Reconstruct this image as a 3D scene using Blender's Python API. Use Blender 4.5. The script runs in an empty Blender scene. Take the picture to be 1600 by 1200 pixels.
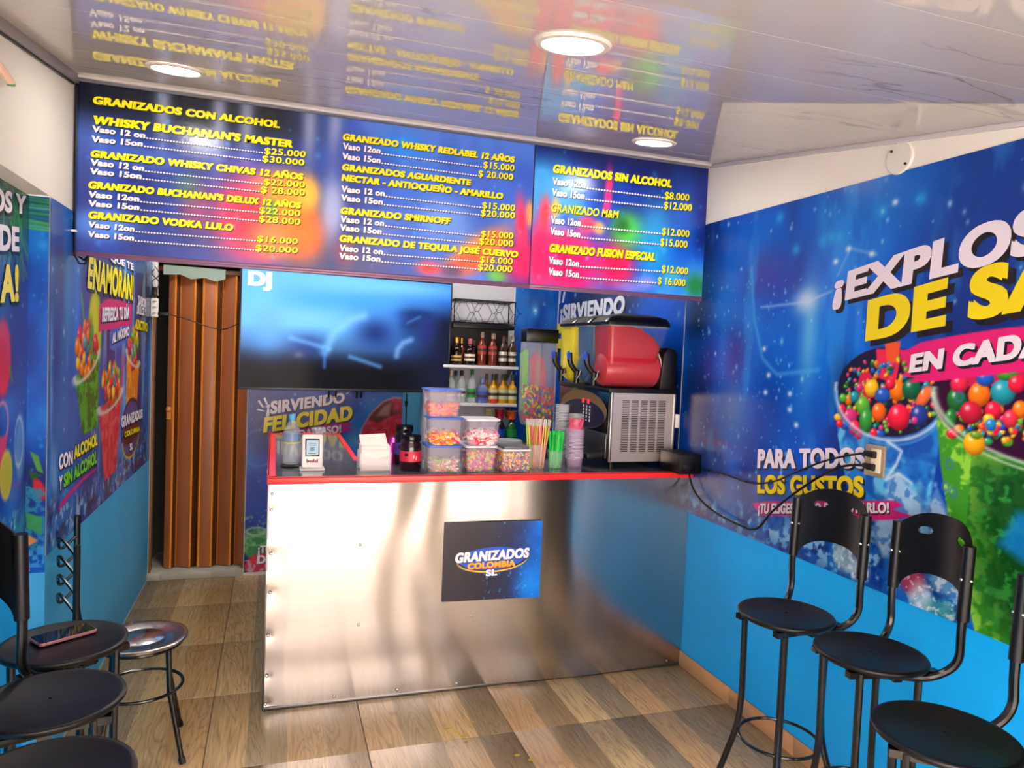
import bpy, math, random
import numpy as np
from mathutils import Vector, Matrix

scene = bpy.context.scene
COL = scene.collection
PI = math.pi
random.seed(7)

# ------------------------------------------------------------------ camera
cam_data = bpy.data.cameras.new('camera')
cam_data.sensor_width = 36.0
cam_data.lens = 36.0 * 1124.34 / 1600.0
cam_data.clip_start = 0.02
cam = bpy.data.objects.new('camera', cam_data)
COL.objects.link(cam)
cam.matrix_world = Matrix(((0.9488132, -0.02602783, -0.31476351, 0.0064462),
                           (-0.31300114, 0.05578087, -0.94811328, -3.0984198),
                           (0.04223512, 0.99810373, 0.04477889, 1.5408012),
                           (0, 0, 0, 1)))
scene.camera = cam

# ------------------------------------------------------------------ world, sun, exposure
world = bpy.data.worlds.new('world')
scene.world = world
world.use_nodes = True
wn = world.node_tree
bgn = wn.nodes['Background']
bgn.inputs['Color'].default_value = (0.96, 0.97, 1.0, 1)
bgn.inputs['Strength'].default_value = 7.5
sd = bpy.data.lights.new('sun', 'SUN')
sd.energy = 7.0
sd.angle = 0.01
sd.color = (1.0, 0.93, 0.82)
sun = bpy.data.objects.new('sun', sd)
COL.objects.link(sun)
sun.location = (3, 4, 9)
sun.rotation_euler = Vector((0.30, 0.62, 1.25)).to_track_quat('Z', 'Y').to_euler()
scene.view_settings.view_transform = 'Standard'
scene.view_settings.look = 'None'
scene.view_settings.gamma = 1.0
scene.view_settings.exposure = 1.1
scene.view_settings.use_curve_mapping = False
scene.cycles.max_bounces = 8
scene.cycles.transparent_max_bounces = 24
scene.cycles.caustics_reflective = False
scene.cycles.caustics_refractive = False
scene.cycles.sample_clamp_indirect = 6.0

pt = bpy.data.lights.new('front_opening', 'AREA')      # portal only guides the sampling of the sky through the open front
pt.shape = 'RECTANGLE'; pt.size = 2.7; pt.size_y = 1.9; pt.cycles.is_portal = True
po = bpy.data.objects.new('front_opening', pt); COL.objects.link(po)
po.location = (.6, -3.56, .97); po.rotation_euler = (math.pi / 2, 0, 0)

# ------------------------------------------------------------------ room numbers
XR, XL, YB = 1.992, -0.718, 1.865
YF = -3.55            # street front
XN = -0.78            # recessed near part of the left wall
YP = -0.30            # front edge of the left pillar
def zc(y): return 2.49 + 0.152 * min(y, 0.0)

# ------------------------------------------------------------------ colour and material helpers
def lin(c):
    out = []
    for x in c[:3]:
        x = x / 255.0
        out.append(x / 12.92 if x <= 0.04045 else ((x + 0.055) / 1.055) ** 2.4)
    return out
MATS = {}
def mat(name, rgb=(200, 200, 200), rough=0.5, metal=0.0, alpha=1.0, emit=None, estr=0.0, bump=None, spec=None, coat=0.0, var=None, aniso=0.0):
    if name in MATS: return MATS[name]
    m = bpy.data.materials.new(name)
    m.use_nodes = True
    nt = m.node_tree
    b = nt.nodes['Principled BSDF']
    b.inputs['Base Color'].default_value = (*lin(rgb), 1)
    b.inputs['Roughness'].default_value = rough
    b.inputs['Metallic'].default_value = metal
    b.inputs['Alpha'].default_value = alpha
    b.inputs['Coat Weight'].default_value = coat
    b.inputs['Anisotropic'].default_value = aniso
    if spec is not None: b.inputs['Specular IOR Level'].default_value = spec
    if emit:
        b.inputs['Emission Color'].default_value = (*lin(emit), 1)
        b.inputs['Emission Strength'].default_value = estr
    if var:   # (scale vector, amount) value noise on the base colour
        geo = nt.nodes.new('ShaderNodeNewGeometry')
        mp = nt.nodes.new('ShaderNodeMapping'); mp.inputs['Scale'].default_value = var[0]
        nz = nt.nodes.new('ShaderNodeTexNoise'); nz.inputs['Scale'].default_value = 1.0; nz.inputs['Detail'].default_value = 6
        mr = nt.nodes.new('ShaderNodeMapRange'); mr.inputs['From Min'].default_value = .3; mr.inputs['From Max'].default_value = .7
        mr.inputs['To Min'].default_value = 1 - var[1]; mr.inputs['To Max'].default_value = 1 + var[1]
        mx = nt.nodes.new('ShaderNodeVectorMath'); mx.operation = 'SCALE'
        mx.inputs[0].default_value = lin(rgb)
        nt.links.new(geo.outputs['Position'], mp.inputs['Vector'])
        nt.links.new(mp.outputs[0], nz.inputs['Vector'])
        nt.links.new(nz.outputs[0], mr.inputs['Value'])
        nt.links.new(mr.outputs[0], mx.inputs['Scale'])
        nt.links.new(mx.outputs[0], b.inputs['Base Color'])
    if bump:  # (scale, strength, distance)
        geo = nt.nodes.new('ShaderNodeNewGeometry')
        nz = nt.nodes.new('ShaderNodeTexNoise'); nz.inputs['Scale'].default_value = bump[0]; nz.inputs['Detail'].default_value = 4
        bp = nt.nodes.new('ShaderNodeBump'); bp.inputs['Strength'].default_value = bump[1]; bp.inputs['Distance'].default_value = bump[2]
        nt.links.new(geo.outputs['Position'], nz.inputs['Vector'])
        nt.links.new(nz.outputs[0], bp.inputs['Height'])
        nt.links.new(bp.outputs[0], b.inputs['Normal'])
    MATS[name] = m
    return m

def print_mat(name, rough=0.3, bump=(90, 0.12, 0.002), emit=0.0, gain=1.0):
    """printed film: colours come from the mesh's own colour attribute"""
    if name in MATS: return MATS[name]
    m = mat(name, (128, 128, 128), rough, bump=bump)
    nt = m.node_tree
    b = nt.nodes['Principled BSDF']
    at = nt.nodes.new('ShaderNodeAttribute'); at.attribute_name = 'Col'
    src = at.outputs['Color']
    if gain != 1.0:
        g = nt.nodes.new('ShaderNodeVectorMath'); g.operation = 'SCALE'; g.inputs['Scale'].default_value = gain
        nt.links.new(src, g.inputs[0]); src = g.outputs[0]
    if emit > 0:
        b.inputs['Base Color'].default_value = (0.01, 0.01, 0.01, 1)
        nt.links.new(src, b.inputs['Emission Color'])
        b.inputs['Emission Strength'].default_value = emit
    else:
        nt.links.new(src, b.inputs['Base Color'])
    return m

# ------------------------------------------------------------------ object helpers
def tag(o, label=None, cat=None, group=None, kind=None):
    if label: o['label'] = label
    if cat: o['category'] = cat
    if group: o['group'] = group
    if kind: o['kind'] = kind
    return o
def empty(name, loc=(0, 0, 0), label=None, cat=None, group=None, kind=None, rz=0.0):
    o = bpy.data.objects.new(name, None)
    o.location = loc; o.rotation_euler = (0, 0, rz); o.empty_display_size = 0.05
    COL.objects.link(o)
    return tag(o, label, cat, group, kind)
def wloc(o):
    v = Vector((0, 0, 0))
    while o is not None:
        v = v + Vector(o.location); o = o.parent
    return v
def link_mesh(name, me, parent=None):
    o = bpy.data.objects.new(name, me)
    COL.objects.link(o)
    if parent is not None: o.parent = parent
    return o
def copy_tree(o, parent=None):
    c = o.copy(); COL.objects.link(c)
    if parent is not None: c.parent = parent
    for ch in list(o.children): copy_tree(ch, c)
    return c

class MB:
    def __init__(s): s.v = []; s.f = []; s.m = []; s.c = None
    def add(s, vs, fs, mi=0):
        n = len(s.v); s.v += [tuple(p) for p in vs]
        for f in fs: s.f.append([i + n for i in f]); s.m.append(mi)
        return s
    def box(s, lo, hi, mi=0, M=None):
        x0, y0, z0 = lo; x1, y1, z1 = hi
        vs = [(x0, y0, z0), (x1, y0, z0), (x1, y1, z0), (x0, y1, z0), (x0, y0, z1), (x1, y0, z1), (x1, y1, z1), (x0, y1, z1)]
        if M is not None: vs = [tuple(M @ Vector(p)) for p in vs]
        return s.add(vs, [(0, 3, 2, 1), (4, 5, 6, 7), (0, 1, 5, 4), (1, 2, 6, 5), (2, 3, 7, 6), (3, 0, 4, 7)], mi)
    def lathe(s, prof, n=20, c=(0, 0, 0), mi=0, caps=True, sx=1.0, sy=1.0):
        vs = []; fs = []; k = len(prof)
        for (r, z) in prof:
            for i in range(n):
                a = 2 * PI * i / n
                vs.append((c[0] + sx * r * math.cos(a), c[1] + sy * r * math.sin(a), c[2] + z))
        for j in range(k - 1):
            for i in range(n):
                i2 = (i + 1) % n
                fs.append((j * n + i, j * n + i2, (j + 1) * n + i2, (j + 1) * n + i))
        if caps:
            if prof[0][0] > 1e-6: fs.append(tuple(range(n - 1, -1, -1)))
            if prof[-1][0] > 1e-6: fs.append(tuple((k - 1) * n + i for i in range(n)))
        return s.add(vs, fs, mi)
    def tube(s, pts, r, n=8, mi=0, closed=False, r2=None):
        pts = [Vector(p) for p in pts]; k = len(pts); vs = []; fs = []
        prev = None
        for i, p in enumerate(pts):
            if closed: t = pts[(i + 1) % k] - pts[i - 1]
            else: t = pts[min(i + 1, k - 1)] - pts[max(i - 1, 0)]
            t.normalize()
            if prev is None:
                a = Vector((0, 0, 1)) if abs(t.z) < .9 else Vector((1, 0, 0))
                u = t.cross(a).normalized()
            else:
                u = (prev - t * prev.dot(t))
                u = u.normalized() if u.length > 1e-6 else t.orthogonal().normalized()
            prev = u; w = t.cross(u)
            rr = r if r2 is None else r + (r2 - r) * i / (k - 1)
            for j in range(n):
                a = 2 * PI * j / n
                vs.append(p + u * (rr * math.cos(a)) + w * (rr * math.sin(a)))
        for i in range(k if closed else k - 1):
            i2 = (i + 1) % k
            for j in range(n):
                j2 = (j + 1) % n
                fs.append((i * n + j, i * n + j2, i2 * n + j2, i2 * n + j))
        if not closed:
            fs.append(tuple(range(n - 1, -1, -1))); fs.append(tuple((k - 1) * n + j for j in range(n)))
        return s.add(vs, fs, mi)
    def ball(s, c, r, n=8, k=5, mi=0, M=None):
        if not hasattr(r, '__len__'): r = (r, r, r)
        vs = [Vector((0, 0, -1))]; fs = []
        for j in range(1, k):
            a = -PI / 2 + PI * j / k
            for i in range(n):
                b = 2 * PI * i / n
                vs.append(Vector((math.cos(a) * math.cos(b), math.cos(a) * math.sin(b), math.sin(a))))
        vs.append(Vector((0, 0, 1)))
        for i in range(n):
            i2 = (i + 1) % n
            fs.append((0, 1 + i2, 1 + i))
            for j in range(k - 2):
                a = 1 + j * n; b = a + n
                fs.append((a + i, a + i2, b + i2, b + i))
            t = 1 + (k - 2) * n
            fs.append((t + i, t + i2, len(vs) - 1))
        out = []
        for v in vs:
            q = Vector((v.x * r[0], v.y * r[1], v.z * r[2]))
            if M is not None: q = M @ q
            out.append(q + Vector(c))
        return s.add(out, fs, mi)
    def prism(s, poly, axis, a, b, mi=0):
        """extrude a closed 2D outline along an axis from a to b"""
        def P(p, t):
            return {'x': (t, p[0], p[1]), 'y': (p[0], t, p[1]), 'z': (p[0], p[1], t)}[axis]
        n = len(poly)
        vs = [P(p, a) for p in poly] + [P(p, b) for p in poly]
        fs = [tuple(range(n)), tuple(range(2 * n - 1, n - 1, -1))]
        for i in range(n):
            j = (i + 1) % n
            fs.append((i, i + n, j + n, j))
        return s.add(vs, fs, mi)
    def build(s, name, mats, parent=None, smooth=False, world=True, bevel=0.0, angle=35):
        if not isinstance(mats, (list, tuple)): mats = [mats]
        me = bpy.data.meshes.new(name)
        vs = s.v
        if parent is not None and world:
            o0 = wloc(parent); vs = [(p[0] - o0.x, p[1] - o0.y, p[2] - o0.z) for p in vs]
        me.from_pydata(vs, [], s.f)
        for m in mats: me.materials.append(m)
        me.polygons.foreach_set('material_index', s.m)
        me.validate(); me.update()
        import bmesh
        bm = bmesh.new(); bm.from_mesh(me)
        bmesh.ops.recalc_face_normals(bm, faces=bm.faces)
        if bevel > 0:
            es = [e for e in bm.edges if len(e.link_faces) == 2 and e.calc_face_angle(0) > 0.5]
            bmesh.ops.bevel(bm, geom=es, offset=bevel, segments=2, affect='EDGES', profile=0.5)
        bm.to_mesh(me); bm.free()
        if smooth or bevel > 0:
            me.polygons.foreach_set('use_smooth', [True] * len(me.polygons))
            me.set_sharp_from_angle(angle=math.radians(angle))
        return link_mesh(name, me, parent)

def arc_fillet(pts, rad, seg=5):
    """round the inner corners of a 3D polyline"""
    pts = [Vector(p) for p in pts]; out = [pts[0]]
    for i in range(1, len(pts) - 1):
        a, b, c = pts[i - 1], pts[i], pts[i + 1]
        d1 = (a - b); d2 = (c - b); r = min(rad, d1.length * .49, d2.length * .49)
        p1 = b + d1.normalized() * r; p2 = b + d2.normalized() * r
        for k in range(seg + 1):
            t = k / seg
            out.append((1 - t) ** 2 * p1 + 2 * t * (1 - t) * b + t * t * p2)
    out.append(pts[-1]); return out

# ------------------------------------------------------------------ planes for flat print
PL = {
    'R': (Vector((XR, 0, 0)), Vector((0, -1, 0)), Vector((-1, 0, 0))),
    'L': (Vector((XL, 0, 0)), Vector((0, 1, 0)), Vector((1, 0, 0))),
    'N': (Vector((XN, 0, 0)), Vector((0, 1, 0)), Vector((1, 0, 0))),
    'P': (Vector((0, YP, 0)), Vector((1, 0, 0)), Vector((0, -1, 0))),
    'B': (Vector((0, YB, 0)), Vector((1, 0, 0)), Vector((0, -1, 0))),
    'M': (Vector((0, -0.022, 0)), Vector((1, 0, 0)), Vector((0, -1, 0))),
    'F': (Vector((0, 0.0, 0)), Vector((1, 0, 0)), Vector((0, -1, 0))),
}
def to3(plane, u, v, n=0.0):
    O, U, N = PL[plane] if isinstance(plane, str) else plane
    return O + U * u + Vector((0, 0, v)) + N * n

def vnoise(U, V, s, seed):
    rng = np.random.RandomState(seed)
    T = rng.rand(64, 64)
    x = U * s + 1000.37; y = V * s + 1000.71
    xi = np.floor(x).astype(int); yi = np.floor(y).astype(int)
    fx = x - xi; fy = y - yi
    fx = fx * fx * (3 - 2 * fx); fy = fy * fy * (3 - 2 * fy)
    a = T[xi % 64, yi % 64]; b = T[(xi + 1) % 64, yi % 64]; c = T[xi % 64, (yi + 1) % 64]; d = T[(xi + 1) % 64, (yi + 1) % 64]
    return (a * (1 - fx) + b * fx) * (1 - fy) + (c * (1 - fx) + d * fx) * fy
def fbm(U, V, s, seed, o=4):
    t = 0; a = 1.0; w = 0
    for k in range(o):
        t = t + a * vnoise(U, V, s * 2 ** k, seed + k); w += a; a *= .55
    return t / w

class Canvas:
    """a fine grid of coloured points on a wall plane; colours are worked out here and stored on the mesh"""
    def __init__(s, plane, u0, u1, v0, v1, res, resv=None):
        s.plane = plane; s.nu = int(round((u1 - u0) / res)) + 1; s.nv = int(round((v1 - v0) / (resv or res))) + 1
        s.us = np.linspace(u0, u1, s.nu); s.vs = np.linspace(v0, v1, s.nv)
        s.U, s.V = np.meshgrid(s.us, s.vs); s.C = np.zeros((s.nv, s.nu, 3)); s.rng = np.random.RandomState(3)
        s.res = res
    def win(s, u0, u1, v0, v1):
        i0, i1 = np.searchsorted(s.us, [u0, u1]); j0, j1 = np.searchsorted(s.vs, [v0, v1])
        return slice(j0, j1), slice(i0, i1)
    def mix(s, col, a, w=None):
        a = np.clip(a, 0, 1)[..., None]; col = np.array(col, float)
        if w is None: s.C = s.C * (1 - a) + col * a
        else: s.C[w] = s.C[w] * (1 - a) + col * a
    def blob(s, c, ru, rv, col, a=1.0, p=2.0, rot=0.0):
        R = max(ru, rv) * 2.6
        w = s.win(c[0] - R, c[0] + R, c[1] - R, c[1] + R)
        x = s.U[w] - c[0]; y = s.V[w] - c[1]
        cr, sr = math.cos(rot), math.sin(rot)
        x, y = x * cr + y * sr, -x * sr + y * cr
        r2 = (x / ru) ** 2 + (y / rv) ** 2
        s.mix(col, a * np.exp(-r2 ** (p / 2)), w)
    def disc(s, c, ru, rv, col, a=1.0, rot=0.0, soft=None):
        R = max(ru, rv) * 1.3
        w = s.win(c[0] - R, c[0] + R, c[1] - R, c[1] + R)
        x = s.U[w] - c[0]; y = s.V[w] - c[1]
        cr, sr = math.cos(rot), math.sin(rot)
        x, y = x * cr + y * sr, -x * sr + y * cr
        r = np.sqrt((x / ru) ** 2 + (y / rv) ** 2)
        k = min(ru, rv) / (soft or s.res)
        s.mix(col, a * np.clip((1 - r) * k + .5, 0, 1), w)
    def ring(s, c, ru, rv, th, col, a=1.0, rot=0.0, vmax=None, vmin=None):
        R = max(ru, rv) * 1.4
        w = s.win(c[0] - R, c[0] + R, c[1] - R, c[1] + R)
        x = s.U[w] - c[0]; y = s.V[w] - c[1]
        cr, sr = math.cos(rot), math.sin(rot)
        x2, y2 = x * cr + y * sr, -x * sr + y * cr
        r = np.sqrt((x2 / ru) ** 2 + (y2 / rv) ** 2)
        k = a * np.exp(-(((r - 1) * min(ru, rv) / th) ** 2))
        if vmax is not None: k = k * (y2 < vmax)
        s.mix(col, k, w)
    def candy(s, c, ru, rv, col, rot=0.0):
        R = max(ru, rv) * 1.3
        w = s.win(c[0] - R, c[0] + R, c[1] - R, c[1] + R)
        x = s.U[w] - c[0]; y = s.V[w] - c[1]
        cr, sr = math.cos(rot), math.sin(rot)
        x2, y2 = (x * cr + y * sr) / ru, (-x * sr + y * cr) / rv
        r = np.sqrt(x2 ** 2 + y2 ** 2)
        a = np.clip((1 - r) * min(ru, rv) / s.res + .5, 0, 1)
        q = np.clip(1.12 - .28 * r ** 2 + .25 * (y / rv) - .12 * (x / ru), .35, 1.3)
        hl = np.exp(-(((x / ru + .33) ** 2 + (y / rv - .42) ** 2) / .05))
        colr = np.array(col, float) * q[..., None]
        colr = colr * (1 - .8 * hl[..., None]) + 255 * .8 * hl[..., None]
        s.C[w] = s.C[w] * (1 - a[..., None]) + np.clip(colr, 0, 255) * a[..., None]
    def mask(s, pts, soft=None):
        us = [p[0] for p in pts]; vs = [p[1] for p in pts]; m = 4 * s.res
        w = s.win(min(us) - m, max(us) + m, min(vs) - m, max(vs) + m)
        X = s.U[w]; Y = s.V[w]; ins = np.zeros(X.shape, bool); dist = np.full(X.shape, 1e9)
        n = len(pts)
        for i in range(n):
            x0, y0 = pts[i]; x1, y1 = pts[(i + 1) % n]
            if y0 != y1:
                c = ((Y >= min(y0, y1)) & (Y < max(y0, y1)))
                xi = x0 + (Y - y0) * (x1 - x0) / (y1 - y0)
                ins ^= c & (X < xi)
            dx, dy = x1 - x0, y1 - y0; L = dx * dx + dy * dy + 1e-12
            t = np.clip(((X - x0) * dx + (Y - y0) * dy) / L, 0, 1)
            dist = np.minimum(dist, np.hypot(X - x0 - t * dx, Y - y0 - t * dy))
        sg = np.where(ins, dist, -dist)
        return w, np.clip(sg / (soft or s.res) + .5, 0, 1)
    def poly(s, pts, col, a=1.0, soft=None):
        w, m = s.mask(pts, soft); s.mix(col, a * m, w)
    def stroke(s, pts, th, col, a=1.0):
        us = [p[0] for p in pts]; vs = [p[1] for p in pts]; m = 3 * th
        w = s.win(min(us) - m, max(us) + m, min(vs) - m, max(vs) + m)
        X = s.U[w]; Y = s.V[w]; dist = np.full(X.shape, 1e9)
        for (x0, y0), (x1, y1) in zip(pts[:-1], pts[1:]):
            dx, dy = x1 - x0, y1 - y0; L = dx * dx + dy * dy + 1e-12
            t = np.clip(((X - x0) * dx + (Y - y0) * dy) / L, 0, 1)
            dist = np.minimum(dist, np.hypot(X - x0 - t * dx, Y - y0 - t * dy))
        s.mix(col, a * np.exp(-(dist / th) ** 2), w)
    def stars(s, n, rmin, rmax, col=(170, 225, 255), box=None, a=.9):
        u0, u1, v0, v1 = box or (s.us[0], s.us[-1], s.vs[0], s.vs[-1])
        for k in range(n):
            r = rmin + (rmax - rmin) * s.rng.rand() ** 3
            s.blob((u0 + (u1 - u0) * s.rng.rand(), v0 + (v1 - v0) * s.rng.rand()), r, r * (1.0 + .5 * s.rng.rand()), col, a * (.4 + .6 * s.rng.rand()))
    def nebula(s, dark, mid, light, scale=3.0, seed=1, lo=.32, hi=.68, vs=0.5):
        n = fbm(s.U, s.V * vs, scale, seed)
        t = np.clip((n - lo) / (hi - lo), 0, 1)[..., None]
        d, m, l = (np.array(c, float) for c in (dark, mid, light))
        s.C = np.where(t < .5, d + (m - d) * t * 2, m + (l - m) * (t * 2 - 1))
    def grain(s, w, m, col, scale, seed, lo=.55, hi=.65, a=1.0):
        n = fbm(s.U[w], s.V[w], scale, seed, 3)
        s.mix(col, m * a * np.clip((n - lo) / (hi - lo), 0, 1), w)
    def build(s, name, mt, parent=None, n=0.003, boost=1.0):
        O, Ud, N = PL[s.plane] if isinstance(s.plane, str) else s.plane
        base = np.array(O) + n * np.array(N)
        if parent is not None: base = base - np.array(wloc(parent))
        co = base + s.U[..., None] * np.array(Ud) + s.V[..., None] * np.array((0, 0, 1.0))
        nu, nv = s.nu, s.nv
        idx = np.arange(nu * nv).reshape(nv, nu)
        q = np.stack([idx[:-1, :-1], idx[:-1, 1:], idx[1:, 1:], idx[1:, :-1]], -1).reshape(-1, 4)
        me = bpy.data.meshes.new(name)
        me.vertices.add(nu * nv); me.vertices.foreach_set('co', co.reshape(-1).astype(np.float32))
        me.loops.add(q.size); me.loops.foreach_set('vertex_index', q.reshape(-1).astype(np.int32))
        me.polygons.add(len(q)); me.polygons.foreach_set('loop_start', np.arange(0, q.size, 4, dtype=np.int32))
        me.update(calc_edges=True)
        c = np.clip(s.C * boost, 0, 255) / 255.0
        c = np.where(c <= 0.04045, c / 12.92, ((c + 0.055) / 1.055) ** 2.4)
        rgba = np.concatenate([c, np.ones((nv, nu, 1))], -1).reshape(-1).astype(np.float32)
        at = me.color_attributes.new('Col', 'FLOAT_COLOR', 'POINT'); at.data.foreach_set('color', rgba)
        me.materials.append(mt)
        return link_mesh(name, me, parent)

# flat lettering -------------------------------------------------
TC = {}
def glyphs(body, bold=0.035, space=1.08):
    k = (body, bold, space)
    if k in TC: return TC[k]
    off = min(bold, .030); ex = max(0.0, bold - .022) * 1.15; ey = ex * .45
    if '&' in body: off = .02; ex = .010; ey = .004
    if '$' in body: off = .012; ex = .016; ey = .008
    cu = bpy.data.curves.new('text', 'FONT'); cu.body = body; cu.offset = off; cu.space_character = space + ex * .9; cu.resolution_u = 6
    o = bpy.data.objects.new('text', cu)
    me = bpy.data.meshes.new_from_object(o)
    v0 = [(v.co.x, v.co.y) for v in me.vertices]; f0 = [tuple(p.vertices) for p in me.polygons]
    bpy.data.meshes.remove(me); bpy.data.objects.remove(o); bpy.data.curves.remove(cu)
    vs = []; fs = []
    shifts = [(0, 0)] if (ex < .004 or body[0] == '.') else [(0, 0), (ex, ey), (-ex, ey), (ex, -ey), (-ex, -ey)]
    for ci, (sx, sy) in enumerate(shifts):            # heavier strokes: the same letter set again a hair to each side
        n = len(vs); vs += [(x + sx, y + sy, ci * .00016) for x, y in v0]; fs += [tuple(i + n for i in f) for f in f0]
    x0 = min(v[0] for v in vs); x1 = max(v[0] for v in vs)
    vs = [((x - x0) / (x1 - x0), y / 0.70, d) for x, y, d in vs]
    TC[k] = (vs, fs); return TC[k]
def lettering(body, plane, bl, br, tl, tr, mats, parent, name='lettering', bold=0.035, shadow=None, n=0.0045, space=1.05, label=None, slant=0.0):
    """letters printed in the quadrilateral bl br tr tl of a wall plane; mats = [face, shadow]"""
    vs, fs = glyphs(body, bold, space)
    b = MB()
    def put(du, dv, off, mi):
        out = []
        for x, y, dn in vs:
            bx = (bl[0] + (br[0] - bl[0]) * x, bl[1] + (br[1] - bl[1]) * x)
            tx = (tl[0] + (tr[0] - tl[0]) * x, tl[1] + (tr[1] - tl[1]) * x)
            u = bx[0] + (tx[0] - bx[0]) * y; v = bx[1] + (tx[1] - bx[1]) * y
            out.append(to3(plane, u + du + slant * (v - bx[1]), v + dv, off + dn))
        b.add(out, fs, mi)
    if shadow: put(shadow[0], shadow[1], n, 1)
    put(0, 0, n + .0008, 0)
    me = bpy.data.meshes.new(name)
    o0 = wloc(parent)
    me.from_pydata([(p[0] - o0.x, p[1] - o0.y, p[2] - o0.z) for p in b.v], [], b.f)
    for m in mats: me.materials.append(m)
    me.polygons.foreach_set('material_index', b.m)
    me.update()
    o = link_mesh(name, me, parent)
    if label: o['label'] = label
    return o

# ------------------------------------------------------------------ materials
white_wall = mat('wall_paint_white', (236, 232, 224), .75, var=((1.5, 1.5, 1.5), .04), bump=(12, .12, .01))
cyan_wall = mat('wall_paint_cyan', (0, 172, 255), .42, var=((2, 2, 2), .05), bump=(25, .1, .004))
cyan_dull = mat('wall_paint_cyan_dull', (60, 172, 228), .5, var=((3, 3, 1.2), .10), bump=(20, .2, .004))
black_metal = mat('black_tube', (12, 12, 15), .22)
black_plastic = mat('black_plastic', (9, 9, 12), .38, bump=(220, .12, .0006), spec=.35)
black_gloss = mat('black_gloss', (8, 8, 10), .12)
steel = mat('steel', (196, 190, 186), .3, 1.0)
steel_dark = mat('steel_dark', (120, 118, 118), .35, 1.0)
chrome = mat('chrome', (215, 215, 215), .12, 1.0)
red_trim = mat('red_tape', (255, 48, 50), .35)
white_plastic = mat('white_plastic', (235, 232, 230), .35)
yellow_ink = mat('yellow_ink', (255, 238, 10), .35)
white_ink = mat('white_ink', (245, 240, 252), .35)
shadow_ink = mat('shadow_ink', (8, 12, 34), .4)
wall_white_ink = mat('wall_white_ink', (222, 214, 228), .4)
wall_yellow_ink = mat('wall_yellow_ink', (228, 208, 6), .4)
green_ink = mat('green_ink', (120, 220, 40), .35)
black_ink = mat('black_ink', (16, 14, 20), .4)
vinyl = print_mat('vinyl_print', .26, gain=.88)
vinyl.node_tree.nodes['Principled BSDF'].inputs['Specular IOR Level'].default_value = .3
board_print = print_mat('board_print', .22, (60, .16, .003))
clear = mat('clear_plastic', (235, 240, 248), .06, alpha=.22)
frost = mat('frosted_plastic', (214, 208, 230), .3, alpha=.30)

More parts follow.
